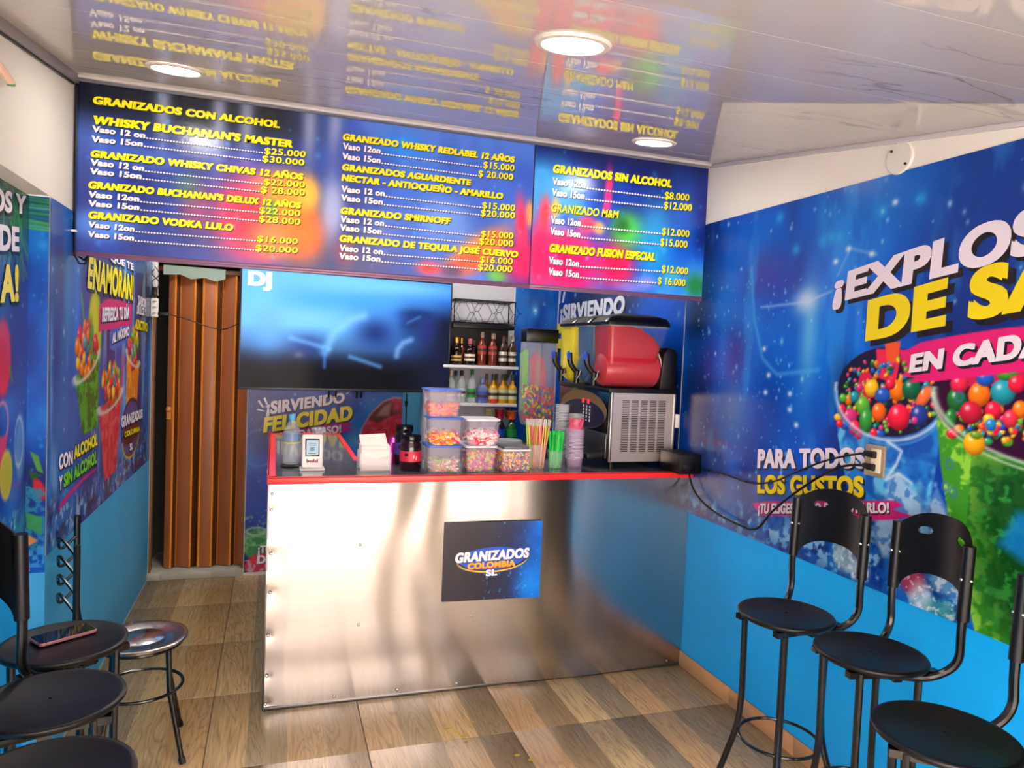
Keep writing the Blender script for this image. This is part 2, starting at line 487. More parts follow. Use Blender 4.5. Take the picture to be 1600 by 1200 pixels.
# ================================================================== SETTING
# floor: one slab with tiles laid on it
def wood_mat():
    m = mat('wood_look_tile', (180, 150, 110), .27)
    nt = m.node_tree; N = nt.nodes; Lk = nt.links; b = N['Principled BSDF']
    geo = N.new('ShaderNodeNewGeometry'); sep = N.new('ShaderNodeSeparateXYZ'); Lk.new(geo.outputs['Position'], sep.inputs[0])
    def math_(op, a, b_=None, c=None):
        n = N.new('ShaderNodeMath'); n.operation = op
        for i, x in enumerate((a, b_, c)):
            if x is None: continue
            if isinstance(x, (int, float)): n.inputs[i].default_value = x
            else: Lk.new(x, n.inputs[i])
        return n.outputs[0]
    bx = math_('FLOOR', math_('DIVIDE', math_('ADD', sep.outputs[0], .2), .1462))
    by = math_('FLOOR', math_('DIVIDE', math_('ADD', sep.outputs[1], .405 + 5.85), .585))
    cmb2 = N.new('ShaderNodeCombineXYZ'); Lk.new(bx, cmb2.inputs[0]); Lk.new(by, cmb2.inputs[1])
    wnz2 = N.new('ShaderNodeTexWhiteNoise'); wnz2.noise_dimensions = '2D'; Lk.new(cmb2.outputs[0], wnz2.inputs['Vector'])
    mixv = math_('DIVIDE', math_('ADD', bx, 5.5), 22.0)      # band number -> one stop each
    ramp = N.new('ShaderNodeValToRGB'); Lk.new(mixv, ramp.inputs[0])
    cr = ramp.color_ramp; cr.interpolation = 'CONSTANT'
    bands = [(128, 108, 82), (108, 92, 72), (132, 112, 84), (176, 152, 108), (176, 140, 90), (186, 156, 112), (136, 122, 94), (196, 166, 126), (176, 152, 120), (200, 170, 132), (160, 142, 114),
             (204, 174, 126), (128, 112, 88), (188, 150, 110), (130, 112, 86), (208, 180, 132), (148, 130, 102), (184, 146, 104), (150, 122, 86), (134, 120, 96), (192, 166, 126), (170, 140, 100)]
    bands = [tuple(.68 * a_ * 1.07 + .32 * m_2 for a_, m_2 in zip(c_, (186, 156, 112))) for c_ in bands]
    cr.elements[0].position, cr.elements[0].color = 0.0, (*lin(bands[0]), 1)
    cr.elements[1].position, cr.elements[1].color = 1 / 22.0, (*lin(bands[1]), 1)
    for i_, c_ in enumerate(bands[2:]):
        e = cr.elements.new((i_ + 2) / 22.0); e.color = (*lin(c_), 1)
    # grain
    off = N.new('ShaderNodeCombineXYZ')
    Lk.new(math_('ADD', math_('MULTIPLY', sep.outputs[0], 26.0), math_('MULTIPLY', wnz2.outputs['Value'], 57.0)), off.inputs[0])
    Lk.new(math_('MULTIPLY', sep.outputs[1], 3.2), off.inputs[1])
    nz = N.new('ShaderNodeTexNoise'); nz.inputs['Scale'].default_value = .35; nz.inputs['Detail'].default_value = 3; nz.inputs['Distortion'].default_value = .6
    Lk.new(off.outputs[0], nz.inputs['Vector'])
    rings = math_('FRACT', math_('MULTIPLY', nz.outputs[0], 17.0))
    rr = math_('ABSOLUTE', math_('SUBTRACT', rings, .5))
    rline = N.new('ShaderNodeMapRange'); rline.inputs['From Min'].default_value = .28; rline.inputs['From Max'].default_value = .5
    rline.inputs['To Min'].default_value = 0.0; rline.inputs['To Max'].default_value = .42; Lk.new(rr, rline.inputs['Value'])
    nz2 = N.new('ShaderNodeTexNoise'); nz2.inputs['Scale'].default_value = 3.0; nz2.inputs['Detail'].default_value = 5
    mp2 = N.new('ShaderNodeMapping'); mp2.inputs['Scale'].default_value = (40, 2.2, 1); Lk.new(geo.outputs['Position'], mp2.inputs[0]); Lk.new(mp2.outputs[0], nz2.inputs['Vector'])
    light = N.new('ShaderNodeMix'); light.data_type = 'RGBA'; light.blend_type = 'MIX'
    Lk.new(rline.outputs[0], light.inputs[0]); Lk.new(ramp.outputs[0], light.inputs[6]); light.inputs[7].default_value = (*lin((112, 92, 66)), 1)
    fine = N.new('ShaderNodeMapRange'); fine.inputs['From Min'].default_value = .3; fine.inputs['From Max'].default_value = .7
    fine.inputs['To Min'].default_value = .8; fine.inputs['To Max'].default_value = 1.15; Lk.new(nz2.outputs[0], fine.inputs['Value'])
    rowv = math_('ADD', math_('MULTIPLY', wnz2.outputs['Value'], .16), .92); fmul = math_('MULTIPLY', fine.outputs[0], rowv)
    sc = N.new('ShaderNodeVectorMath'); sc.operation = 'SCALE'; Lk.new(light.outputs[2], sc.inputs[0]); Lk.new(fmul, sc.inputs['Scale'])
    Lk.new(sc.outputs[0], b.inputs['Base Color'])
    bp = N.new('ShaderNodeBump'); bp.inputs['Strength'].default_value = .15; bp.inputs['Distance'].default_value = .001
    Lk.new(nz2.outputs[0], bp.inputs['Height']); Lk.new(bp.outputs[0], b.inputs['Normal'])
    return m
wood = wood_mat()
grout = mat('grout', (96, 84, 68), .9)
floor = MB().box((-0.9, YF, -0.08), (2.15, 2.3, -0.004)).build('floor', grout); tag(floor, kind='structure')
xs = [-0.78, -0.2, 0.385, 0.97, 1.555, XR]
ys = [-0.405 + .585 * k for k in range(-6, 5)]; ys = [y for y in ys if YF < y < YB]; ys = [YF] + ys + [YB]
for i in range(len(xs) - 1):
    for j in range(len(ys) - 1):
        g = .0018
        MB().box((xs[i] + g, ys[j] + g, -0.01), (xs[i + 1] - g, ys[j + 1] - g, random.uniform(-.0005, .0004))).build('tile', wood, floor, bevel=.001)
sp = mat('dried_syrup', (196, 160, 20), .3)
st = MB()
for (x, y, r) in [(0.719, -0.314) + (.012,), (0.75, -0.352) + (.008,), (0.766, -0.391) + (.01,), (0.764, -0.429) + (.009,), (0.929, -0.572) + (.009,), (0.971, -0.614) + (.01,), (0.827, -0.293) + (.006,)]:
    st.lathe([(r, 0), (r * .8, .0006)], 9, (x, y, .0006), sx=1.3)
tag(st.build('syrup_stain', sp, None, smooth=True), 'small dried yellow syrup drips on the floor in front of the counter', 'stain', kind='stuff')

# walls
def wall(name, boxes, mats):
    b = MB()
    for lo, hi, mi in boxes: b.box(lo, hi, mi)
    return tag(b.build(name, mats), kind='structure')
ZM0, ZM1 = 0.776, 2.20
dark_steel = mat('shutter_brown', (70, 60, 52), .5, .3)
WR = wall('wall_right', [((XR, -2.5, 0), (2.15, 2.3, ZM0), 0), ((XR, -2.5, ZM0), (2.15, 2.3, 2.6), 1), ((XR, -3.55, 0), (2.15, -2.5, 2.6), 2)], [cyan_wall, white_wall, mat('brown_wall', (62, 52, 44), .9, spec=.1)])
WLi = wall('wall_left', [((-0.95, YP, 0), (XL, YB, ZM0), 0), ((-0.95, YP, ZM0), (XL, YB, 2.6), 1),
                         ((-0.95, YF, 0), (XN, YP, ZM0), 2), ((-0.95, YF, ZM0), (XN, YP, 1.995), 1), ((-0.95, YF, 1.995), (XL, YP, 2.6), 1)],
           [cyan_dull, white_wall, cyan_wall])
DX0, DX1, DZ = -0.712, -0.15, 2.02
WB = wall('wall_back', [((DX1, YB, 0), (2.15, 2.0, 2.6), 0), ((-0.95, YB, DZ), (DX1, 2.0, 2.6), 0), ((-0.95, YB, 0), (DX0, 2.0, DZ), 0)], [white_wall])
dark_room = mat('dark_room', (38, 44, 42), .8)
wall('wall_behind_door', [((-0.95, 2.3, 0), (0.1, 2.36, 2.6), 0), ((-0.95, 2.0, 0), (-0.9, 2.3, 2.6), 0), ((DX1 + .02, 2.0, 0), (DX1 + .07, 2.3, 2.6), 0)], [dark_room])
cp = MB().box((0.862, YB - .004, 0), (0.985, YB, 1.25)).build('paint_band', cyan_dull, WB)
# step at the door
stepm = mat('pale_tile', (176, 172, 160), .4, var=((6, 6, 6), .08))
stp = tag(MB().build('trim_1', stepm) if False else MB().box((DX0 - .02, YB - .012, 0), (DX1, 2.3, .052)).build('trim_1', stepm), kind='structure')
x = DX0 - .02
for w_ in (.09, .30, .14):
    MB().box((x + .001, YB - .02, .002), (min(x + w_, DX1) - .001, YB - .012, .05)).build('tile', stepm, stp, bevel=.001); x += w_
for i in range(2):
    MB().box((DX0 - .02 + i * .28, YB - .012, .052), (DX0 + .255 + i * .28, 2.25, .056)).build('tile', stepm, stp, bevel=.001)

# ceiling: sloping PVC strips
def pvc_mat():
    m = mat('pvc_marble', (190, 186, 182), .025, spec=.6)
    nt = m.node_tree; N = nt.nodes; Lk = nt.links; b = N['Principled BSDF']
    b.inputs['Coat Roughness'].default_value = .03
    geo = N.new('ShaderNodeNewGeometry'); mp = N.new('ShaderNodeMapping'); mp.inputs['Scale'].default_value = (.8, 3.4, 1)
    Lk.new(geo.outputs['Position'], mp.inputs[0])
    nz = N.new('ShaderNodeTexNoise'); nz.inputs['Scale'].default_value = 1.5; nz.inputs['Detail'].default_value = 6; nz.inputs['Distortion'].default_value = .5
    Lk.new(mp.outputs[0], nz.inputs['Vector'])
    mr = N.new('ShaderNodeMath'); mr.operation = 'SUBTRACT'; Lk.new(nz.outputs[0], mr.inputs[0]); mr.inputs[1].default_value = .5
    ab = N.new('ShaderNodeMath'); ab.operation = 'ABSOLUTE'; Lk.new(mr.outputs[0], ab.inputs[0])
    ramp = N.new('ShaderNodeValToRGB'); Lk.new(ab.outputs[0], ramp.inputs[0])
    ramp.color_ramp.elements[0].position = 0.0; ramp.color_ramp.elements[0].color = (*lin((150, 142, 138)), 1)
    ramp.color_ramp.elements[1].position = .014; ramp.color_ramp.elements[1].color = (*lin((196, 190, 184)), 1)
    nz2 = N.new('ShaderNodeTexNoise'); nz2.inputs['Scale'].default_value = 1.4; Lk.new(geo.outputs['Position'], nz2.inputs['Vector'])
    mr2 = N.new('ShaderNodeMapRange'); mr2.inputs['From Min'].default_value = .5; mr2.inputs['From Max'].default_value = .62; Lk.new(nz2.outputs[0], mr2.inputs['Value'])
    mx = N.new('ShaderNodeMix'); mx.data_type = 'RGBA'; Lk.new(mr2.outputs[0], mx.inputs[0]); mx.inputs[6].default_value = (*lin((198, 192, 187)), 1); Lk.new(ramp.outputs[0], mx.inputs[7])
    Lk.new(mx.outputs[2], b.inputs['Base Color'])
    wv = N.new('ShaderNodeTexNoise'); mp3 = N.new('ShaderNodeMapping'); mp3.inputs['Scale'].default_value = (.6, 22, 1); Lk.new(geo.outputs['Position'], mp3.inputs[0]); Lk.new(mp3.outputs[0], wv.inputs['Vector']); wv.inputs['Scale'].default_value = 1.0
    bp = N.new('ShaderNodeBump'); bp.inputs['Strength'].default_value = .004; bp.inputs['Distance'].default_value = .001
    Lk.new(wv.outputs[0], bp.inputs['Height']); Lk.new(bp.outputs[0], b.inputs['Normal'])
    return m
pvc = pvc_mat()
seam = mat('ceiling_joint', (168, 150, 120), .5)
ceil = MB().add([(-.95, YF, zc(YF) + .02), (2.15, YF, zc(YF) + .02), (2.15, 0, 2.51), (-.95, 0, 2.51), (-.95, YF, zc(YF) + .08), (2.15, YF, zc(YF) + .08), (2.15, 0, 2.57), (-.95, 0, 2.57)],
                [(0, 1, 2, 3), (4, 5, 6, 7), (0, 1, 5, 4), (1, 2, 6, 5), (2, 3, 7, 6), (3, 0, 4, 7)]).box((-.95, 0, 2.55), (2.15, 2.4, 2.6)).build('ceiling', white_wall)
tag(ceil, kind='structure')
y0 = 0.0; k = 0
sl = math.atan(.152)
while y0 > YF + .01:
    y1 = max(y0 - .26, YF)
    b = MB()
    za, zb = 2.49 + .152 * (y0 - .0012), 2.49 + .152 * (y1 + .0012)
    b.add([(XN - .02, y0 - .0012, za), (XR, y0 - .0012, za), (XR, y1 + .0012, zb), (XN - .02, y1 + .0012, zb),
           (XN - .02, y0 - .0012, za + .012), (XR, y0 - .0012, za + .012), (XR, y1 + .0012, zb + .012), (XN - .02, y1 + .0012, zb + .012)],
          [(0, 1, 2, 3), (7, 6, 5, 4), (0, 4, 5, 1), (1, 5, 6, 2), (2, 6, 7, 3), (3, 7, 4, 0)])
    b.build('ceiling_panel', pvc, ceil)
    y0 = y1; k += 1
# mouldings along the ceiling edges
mould = mat('pvc_moulding', (205, 200, 205), .25)
mould_grey = mat('grey_moulding', (150, 144, 152), .35)
def slope_bar(x0, x1, t0, t1, name, m):
    b = MB()
    a, c = -0.045, YF
    b.add([(x0, a, zc(a) - t0), (x1, a, zc(a) - t0), (x1, c, zc(c) - t0), (x0, c, zc(c) - t0), (x0, a, zc(a) - t1), (x1, a, zc(a) - t1), (x1, c, zc(c) - t1), (x0, c, zc(c) - t1)],
          [(0, 1, 2, 3), (4, 5, 6, 7), (0, 1, 5, 4), (1, 2, 6, 5), (2, 3, 7, 6), (3, 0, 4, 7)])
    return tag(b.build(name, m, bevel=.002), kind='structure')
tl_ = slope_bar(XL, XL + .022, 0.0, .03, 'trim_2', mould_grey)
MB().add([(XL, -.05, zc(-.05) - .03), (XL + .008, -.05, zc(-.05) - .03), (XL + .008, YF, zc(YF) - .03), (XL, YF, zc(YF) - .03),
          (XL, -.05, zc(-.05) - .036), (XL + .008, -.05, zc(-.05) - .036), (XL + .008, YF, zc(YF) - .036), (XL, YF, zc(YF) - .036)],
         [(0, 1, 2, 3), (4, 5, 6, 7), (0, 1, 5, 4), (1, 2, 6, 5), (2, 3, 7, 6), (3, 0, 4, 7)]).build('gap', black_ink, tl_)
slope_bar(XR - .014, XR, 0.0, .016, 'trim_3', mould)
b = MB().box((XL, -.045, 2.478), (XR, -.02, 2.492)); b.box((XL, -.06, 2.472), (XR, -.045, 2.486))
tag(b.build('trim_4', mould, bevel=.002), kind='structure')
# baseboard
bbm = mat('baseboard_tile', (196, 148, 106), .35, var=((3, 6, 8), .1))
bb = tag(MB().box((XR - .004, YF, 0), (XR, 0.0, .075)).build('baseboard_right', grout), kind='structure')
yy = -0.002
while yy > YF + .05:
    y2 = max(yy - .42, YF)
    MB().box((XR - .011, y2 + .001, .001), (XR - .004, yy - .001, .076)).build('tile', bbm, bb, bevel=.001); yy = y2
bb2 = tag(MB().box((XL, YP, 0), (XL + .003, YB, .012)).build('baseboard_left', mat('sealant', (150, 170, 170), .6)), kind='structure')

# folding door in the back wall
wood_door = mat('door_wood', (170, 100, 60), .38, var=((14, 14, 1.2), .12))
wood_dark = mat('door_wood_dark', (86, 46, 24), .4)
wood_bright = mat('door_wood_amber', (238, 148, 40), .35)
door = empty('door_1', (DX0, YB, .056), kind='structure')
door['label'] = 'brown accordion folding door half closed in the back left opening'
zt = 1.955
fold = [(-.632, 1.925), (-.592, 1.90), (-.568, 1.945), (-.478, 1.895), (-.440, 1.945), (-.428, 1.90), (-.352, 1.895), (-.318, 1.94), (-.236, 1.895), (-.210, 1.93), (-.152, 1.885)]
fm = [wood_door, wood_dark, wood_door, wood_dark, wood_bright, wood_door, wood_dark, wood_door, wood_dark, wood_bright]
for i in range(len(fold) - 1):
    (x0, y0_), (x1, y1_) = fold[i], fold[i + 1]
    d = Vector((x1 - x0, y1_ - y0_, 0)).normalized(); nrm = Vector((-d.y, d.x, 0)) * .003
    b = MB().prism([(x0 - nrm.x, y0_ - nrm.y), (x1 - nrm.x, y1_ - nrm.y), (x1 + nrm.x, y1_ + nrm.y), (x0 + nrm.x, y0_ + nrm.y)], 'z', .062, zt)
    b.build('door_panel', wood_door if (x1 - x0) > .045 else fm[i], door, bevel=.0008)
for (x, y) in fold[1:-1]:
    MB().tube([(x, y, .062), (x, y, zt)], .0065, 6).build('hinge_strip', wood_bright, door, smooth=True)
MB().box((-.632, 1.905, 1.02), (-.600, 1.912, 1.10)).build('lock_plate', wood_bright, door, bevel=.002)
kb = MB(); kb.ball((-.616, 1.885, 1.085), (.018, .014, .018), 12, 8); kb.tube([(-.616, 1.91, 1.085), (-.616, 1.885, 1.085)], .008, 8)
kb.build('knob', mat('door_knob', (205, 128, 60), .3), door, smooth=True)
MB().box((DX0 + .02, 1.88, 1.955), (DX1, 1.95, 1.985)).build('top_rail', wood_dark, door, bevel=.002)
tape = mat('grey_tape', (150, 170, 160), .7)
MB().add([(-.66, YB - .004, 1.99), (-.30, YB - .004, 1.985), (-.30, YB - .006, 1.925), (-.36, YB - .006, 1.905), (-.42, YB - .006, 1.925), (-.50, YB - .006, 1.91), (-.56, YB - .006, 1.935), (-.66, YB - .006, 1.93)],
         [(0, 1, 2, 3, 4, 5, 6, 7)]).build('tape', tape, door)
fr = MB().box((DX1 - .012, YB - .02, .052), (DX1, YB + .05, DZ)).box((DX0, YB - .015, .052), (DX0 + .012, YB + .05, DZ)).box((DX0, YB - .02, DZ - .02), (DX1, YB + .05, DZ))
fr.build('door_frame', mat('frame_wood', (140, 96, 62), .5, var=((4, 4, 4), .1)), door, bevel=.002)

# street outside, seen only in reflections and as light
street = MB().box((-9, -16, -.25), (12, YF, -.085)).build('street', mat('asphalt', (205, 192, 180), .9, bump=(60, .3, .01))); tag(street, kind='structure')
kerb = tag(MB().box((-9, -4.9, -.085), (12, YF, -.01)).build('pavement', mat('concrete', (182, 176, 164), .85, bump=(30, .2, .01))), kind='structure')
fac = empty('building_across_street', (1, -10.5, -.25), 'cream rendered building across the street, lit by the sun', 'building')
cream = mat('cream_render', (236, 218, 206), .8, var=((.8, .8, .8), .06))
MB().box((-9, -13, -.25), (12, -10.5, 6.5)).build('facade', cream, fac)
for x in (-4.5, -1.2, 5.2, 8.4):
    w_ = MB().box((x, -10.5, 1.0), (x + 1.3, -10.42, 2.3)).build('window', mat('window_dark', (60, 66, 74), .2), fac)
    MB().box((x - .08, -10.46, .92), (x + 1.38, -10.38, 1.0)).build('sill', cream, fac)
MB().box((2.6, -10.5, -.1), (4.0, -10.42, 2.3)).build('shutter_door', dark_steel, fac)
matte_dark = mat('matte_brown_steel', (54, 46, 40), .9, spec=.1)
sh = empty('reflection_post', (1.40, YF, 0), 'unseen dark post added in the open shop front for a band in the counter reflection', 'post')  # added out of view, gives the steel sheet its dark reflected band
MB().box((1.25, YF - .06, -.01), (1.54, YF, zc(YF))).build('post_body', mat('post_grey', (88, 86, 92), .8, spec=.2), sh, bevel=.004)
for k in range(3): MB().box((1.29 + k * .08, YF, .02), (1.31 + k * .08, YF + .012, 1.90)).build('rib', matte_dark, sh)
lf = empty('added_dark_leaf', (1.95, -2.6, 0), 'unseen dark brown leaf added along the right wall to darken the counter reflection', 'door')  # added out of view so the right half of the sheet reflects something dark
MB().box((1.935, -3.42, .03), (1.965, -1.80, 2.0 - .02)).build('leaf', matte_dark, lf, bevel=.003)
for k in range(9): MB().box((1.925, -3.36 + k * .18, .06), (1.935, -3.30 + k * .18, 1.95)).build('rib', matte_dark, lf)
MB().box((1.90, -3.40, .95), (1.925, -3.38, 1.15)).build('handle', steel_dark, lf, bevel=.003)
for z in (.3, 1.0, 1.7): MB().tube([(1.978, -1.82, z), (1.978, -1.82, z + .09)], .013, 8).build('hinge', steel_dark, lf, smooth=True)
pl = empty('reflection_pole', (1.75, -6.4, -.25), 'unseen grey pole added on the pavement edge for the counter reflection', 'pole')  # added behind the camera, serves only the reflections
MB().lathe([(.14, 0), (.11, 6.5)], 16, (1.75, -6.4, -.25)).build('shaft', mat('pole_concrete', (120, 114, 110), .8), pl, smooth=True)
MB().lathe([(.2, 0), (.2, .12)], 16, (1.75, -6.4, -.25)).build('footing', mat('pole_concrete'), pl, smooth=True)

# ================================================================== MURALS
def hexa(c): return c
RED, ORG, YEL, GRN, BLU, MAG, DGR, TEA = (232, 28, 66), (250, 118, 20), (250, 190, 30), (90, 180, 50), (30, 90, 200), (214, 50, 130), (20, 100, 40), (30, 150, 170)
PAL = [RED, ORG, YEL, GRN, BLU, MAG, DGR, TEA]
# --- right wall, near print
mr_ = empty('wall_mural', (XR, -1.1, ZM0), 'large blue vinyl mural with frozen drink cups and slogans covering the right wall', 'mural')
c = Canvas('R', -0.117, 2.45, ZM0, ZM1, .0042)
c.nebula((6, 40, 120), (12, 80, 196), (20, 120, 236), 2.6, 11)
for p, ru, rv, col, a in [((1.102, 2.147), .45, .22, (20, 130, 235), .7), ((0.853, 2.243), .25, .15, (10, 90, 205), .6), ((1.531, 2.008), .3, .3, (28, 62, 160), .8),
                          ((0.662, 1.561), .22, .28, (10, 110, 235), .8), ((0.783, 1.664), .05, .22, (120, 210, 255), .7), ((0.754, 1.79), .07, .05, (225, 240, 255), .8),
                          ((0.468, 1.916), .16, .14, (90, 40, 130), .55), ((0.319, 1.553), .10, .16, (96, 22, 100), .5), ((0.016, 2.048), .14, .2, (4, 22, 60), .75),
                          ((-0.01, 1.736), .12, .14, (4, 16, 48), .8), ((-0.002, 1.356), .14, .2, (6, 30, 96), .8), ((0.966, 1.473), .05, .12, (4, 22, 80), .9),
                          ((0.317, 1.321), .10, .12, (96, 112, 150), .5), ((0.561, 1.342), .14, .2, (8, 52, 150), .5), ((1.189, 1.745), .18, .1, (20, 80, 200), .5),
                          ((0.216, 1.07), .12, .10, (120, 120, 170), .35), ((0.23, 0.921), .16, .10, (90, 90, 150), .5), ((0.132, 0.839), .05, .03, (210, 215, 240), .5),
                          ((0.182, 1.156), .14, .02, (140, 30, 90), .4)]:
    c.blob(p, ru, rv, col, a)
n_ = fbm(c.U, c.V * .25, 9, 5)
c.mix((60, 170, 255), .35 * np.clip((n_ - .58) / .1, 0, 1))
c.stroke([(0.399, 1.95), (0.441, 1.724), (0.508, 1.558), (0.609, 1.493), (0.847, 1.521)], .010, (90, 190, 255), .5)
c.stroke([(0.48, 1.777), (0.762, 1.785), (0.889, 1.819)], .006, (200, 225, 255), .5)
c.stroke([(0.916, 1.876), (0.971, 1.969), (1.092, 1.932)], .006, (140, 200, 255), .5)
for p in [(0.962, 1.968), (0.902, 1.928), (0.517, 1.599), (0.556, 1.488), (1.072, 1.937), (0.699, 1.355), (0.742, 1.297), (1.16, 2.101), (0.694, 1.419), (0.542, 1.414)]:
    c.blob(p, .013, .011, (225, 242, 255), .95)
for p in [(0.914, 2.016), (0.571, 2.145), (0.681, 2), (1.262, 2.095), (0.871, 2.024), (0.829, 2.013), (1.108, 2.08)]:
    c.blob(p, .022, .022, (40, 170, 245), .8)
c.stars(240, .003, .010)
c.stars(180, .003, .009, (120, 200, 255), (0, .75, .95, 1.9))
# lower water band
w_, m_ = c.mask([(-0.007, 0.874), (0.516, 0.895), (0.964, 0.937), (1.293, 1.093), (1.681, 1.016), (2.45, ZM0), (-.117, ZM0)], .12)
c.grain(w_, m_, (20, 110, 200), 14, 31, .3, .5, .85)
c.grain(w_, m_, (150, 210, 245), 30, 33, .56, .64, .8)
c.grain(w_, m_, (8, 40, 110), 24, 35, .55, .68, .7)
for p, ru, rv, col, rt in [((1.034, 0.849), .05, .055, (168, 196, 200), .5), ((1.003, 0.923), .05, .03, (40, 130, 110), .3), ((1.324, 0.858), .05, .05, (205, 40, 60), -.5), ((1.364, 0.809), .04, .05, (190, 220, 235), 0), ((1.436, 0.793), .05, .035, (60, 150, 150), .2), ((1.45, 0.898), .06, .05, (120, 180, 225), 0), ((1.111, 0.825), .04, .04, (205, 220, 235), .4)]:
    c.disc(p, ru, rv, col, .75, rt, .03)
    c.grain(c.win(p[0] - ru, p[0] + ru, p[1] - rv, p[1] + rv), 1.0, (245, 250, 255), 60, 7, .55, .62, .6)
# cup one (blue)
ca, cb_ = (1.175, 1.459), (0.232, 0.118)
cup1 = [(ca[0] - .232, ca[1] - .01), (0.966, 1.284), (1.016, 1.138), (1.066, 1.02), (1.374, 0.987), (1.375, 1.131), (ca[0] + .232, ca[1])]
w_, m_ = c.mask(cup1 + [(ca[0], ca[1] + .05)])
c.mix((34, 130, 222), m_, w_); c.grain(w_, m_, (110, 205, 250), 22, 51, .5, .64, .8); c.grain(w_, m_, (14, 70, 170), 14, 53, .52, .66, .7)
w_, m_ = c.mask([(1.095, 1.481), (1.334, 1.494), (1.387, 1.417), (1.281, 1.238), (1.091, 1.254)], .1); c.mix((10, 60, 170), m_ * .4, w_)
c.disc(ca, .222, .152, (30, 26, 60))
c.poly([(1.119, 1.604), (1.133, 1.505), (1.21, 1.487), (1.224, 1.573), (1.2, 1.603)], (236, 40, 90)); c.poly([(1.153, 1.631), (1.17, 1.555), (1.217, 1.56), (1.219, 1.629)], (240, 90, 50))
c.poly([(1.041, 1.42), (1.054, 1.519), (1.085, 1.534), (1.122, 1.493), (1.138, 1.439)], (228, 30, 80))
c.poly([(1.213, 1.605), (1.246, 1.515), (1.38, 1.505), (1.423, 1.529), (1.397, 1.577)], (214, 40, 100))
CANDY1 = [((1.11, 1.466), 0.031, 0.031, (250, 190, 30), 0.2), ((1.16, 1.445), 0.033, 0.0265, (30, 90, 190), 0), ((1.219, 1.466), 0.031, 0.036, (250, 118, 20), 0), ((1.275, 1.474), 0.037, 0.0355, (20, 100, 70), 0), ((1.325, 1.452), 0.0215, 0.041, (240, 110, 60), -0.6), ((1.075, 1.402), 0.032, 0.034, (90, 180, 50), 0.2), ((1.013, 1.357), 0.0395, 0.03, (214, 50, 130), 0.2), ((1.094, 1.352), 0.0285, 0.047, (50, 150, 60), 0), ((1.148, 1.386), 0.0305, 0.033, (250, 100, 20), 0), ((1.232, 1.377), 0.044, 0.045, (232, 28, 66), 0), ((1.311, 1.389), 0.0335, 0.037, (30, 60, 150), 0), ((1.044, 1.321), 0.0265, 0.0275, (230, 40, 80), 0), ((1.008, 1.418), 0.018, 0.0205, (250, 118, 20), 0), ((0.977, 1.38), 0.022, 0.021, (232, 28, 66), 0), ((1.034, 1.431), 0.021, 0.021, (30, 150, 170), 0), ((0.997, 1.325), 0.0215, 0.0185, (30, 90, 200), 0), ((1.157, 1.312), 0.0245, 0.015, (30, 90, 200), 0), ((1.131, 1.313), 0.0165, 0.0155, (232, 28, 66), 0), ((1.295, 1.373), 0.012, 0.0125, (214, 50, 130), 0), ((1.189, 1.486), 0.0215, 0.0195, (232, 28, 66), 0), ((1.056, 1.465), 0.0175, 0.016, (214, 50, 130), 0), ((0.98, 1.422), 0.0185, 0.0165, (90, 180, 50), 0), ((0.961, 1.35), 0.019, 0.014, (250, 190, 30), 0), ((0.972, 1.327), 0.019, 0.014, (232, 28, 66), 0), ((1.066, 1.296), 0.0175, 0.0135, (232, 28, 66), 0)]
CANDY2 = [((1.514, 1.472), 0.0345, 0.036, (250, 118, 20), 0), ((1.586, 1.484), 0.0365, 0.0365, (30, 150, 170), 0), ((1.442, 1.451), 0.0325, 0.037, (30, 110, 50), 0.3), ((1.491, 1.416), 0.037, 0.0345, (190, 30, 60), 0), ((1.561, 1.429), 0.025, 0.0275, (232, 28, 66), 0), ((1.549, 1.403), 0.0175, 0.015, (250, 190, 30), 0), ((1.557, 1.387), 0.0175, 0.019, (30, 130, 200), 0), ((1.64, 1.439), 0.0215, 0.025, (250, 118, 20), 0), ((1.614, 1.41), 0.022, 0.0255, (230, 50, 70), 0), ((1.529, 1.52), 0.028, 0.0225, (30, 90, 200), 0), ((1.595, 1.536), 0.03, 0.018, (60, 150, 50), 0), ((1.426, 1.396), 0.0195, 0.0275, (30, 120, 50), 0), ((1.625, 1.51), 0.026, 0.025, (232, 28, 66), 0), ((1.447, 1.5), 0.03, 0.0275, (226, 40, 80), 0), ((1.433, 1.346), 0.0195, 0.0155, (232, 28, 66), 0), ((1.457, 1.364), 0.017, 0.0135, (250, 118, 20), 0), ((1.48, 1.348), 0.017, 0.0175, (30, 110, 60), 0.3), ((1.583, 1.375), 0.0135, 0.015, (214, 50, 130), 0), ((1.626, 1.38), 0.0145, 0.016, (120, 30, 110), 0), ((1.61, 1.345), 0.0165, 0.0145, (90, 180, 50), 0), ((1.552, 1.338), 0.0155, 0.011, (40, 160, 90), 0)]
def sc_(p, rx, ry, col, rt):
    c.candy(p, rx, ry, col, rt)

for k in range(220):
    a = random.uniform(0, 2 * PI); r = random.uniform(.5, .98) if k % 3 else random.random()
    c.candy((ca[0] + .21 * r * math.cos(a), ca[1] - .01 + .130 * r * math.sin(a)), random.uniform(.006, .013), random.uniform(.006, .012), random.choice(PAL), random.random())
for q in CANDY1: sc_(*q)
c.ring(ca, .234, .164, .006, (205, 225, 245), .8, 0, vmax=.02); c.ring((ca[0], ca[1] - .012), .236, .168, .004, (60, 150, 220), .8, 0, vmax=.0)
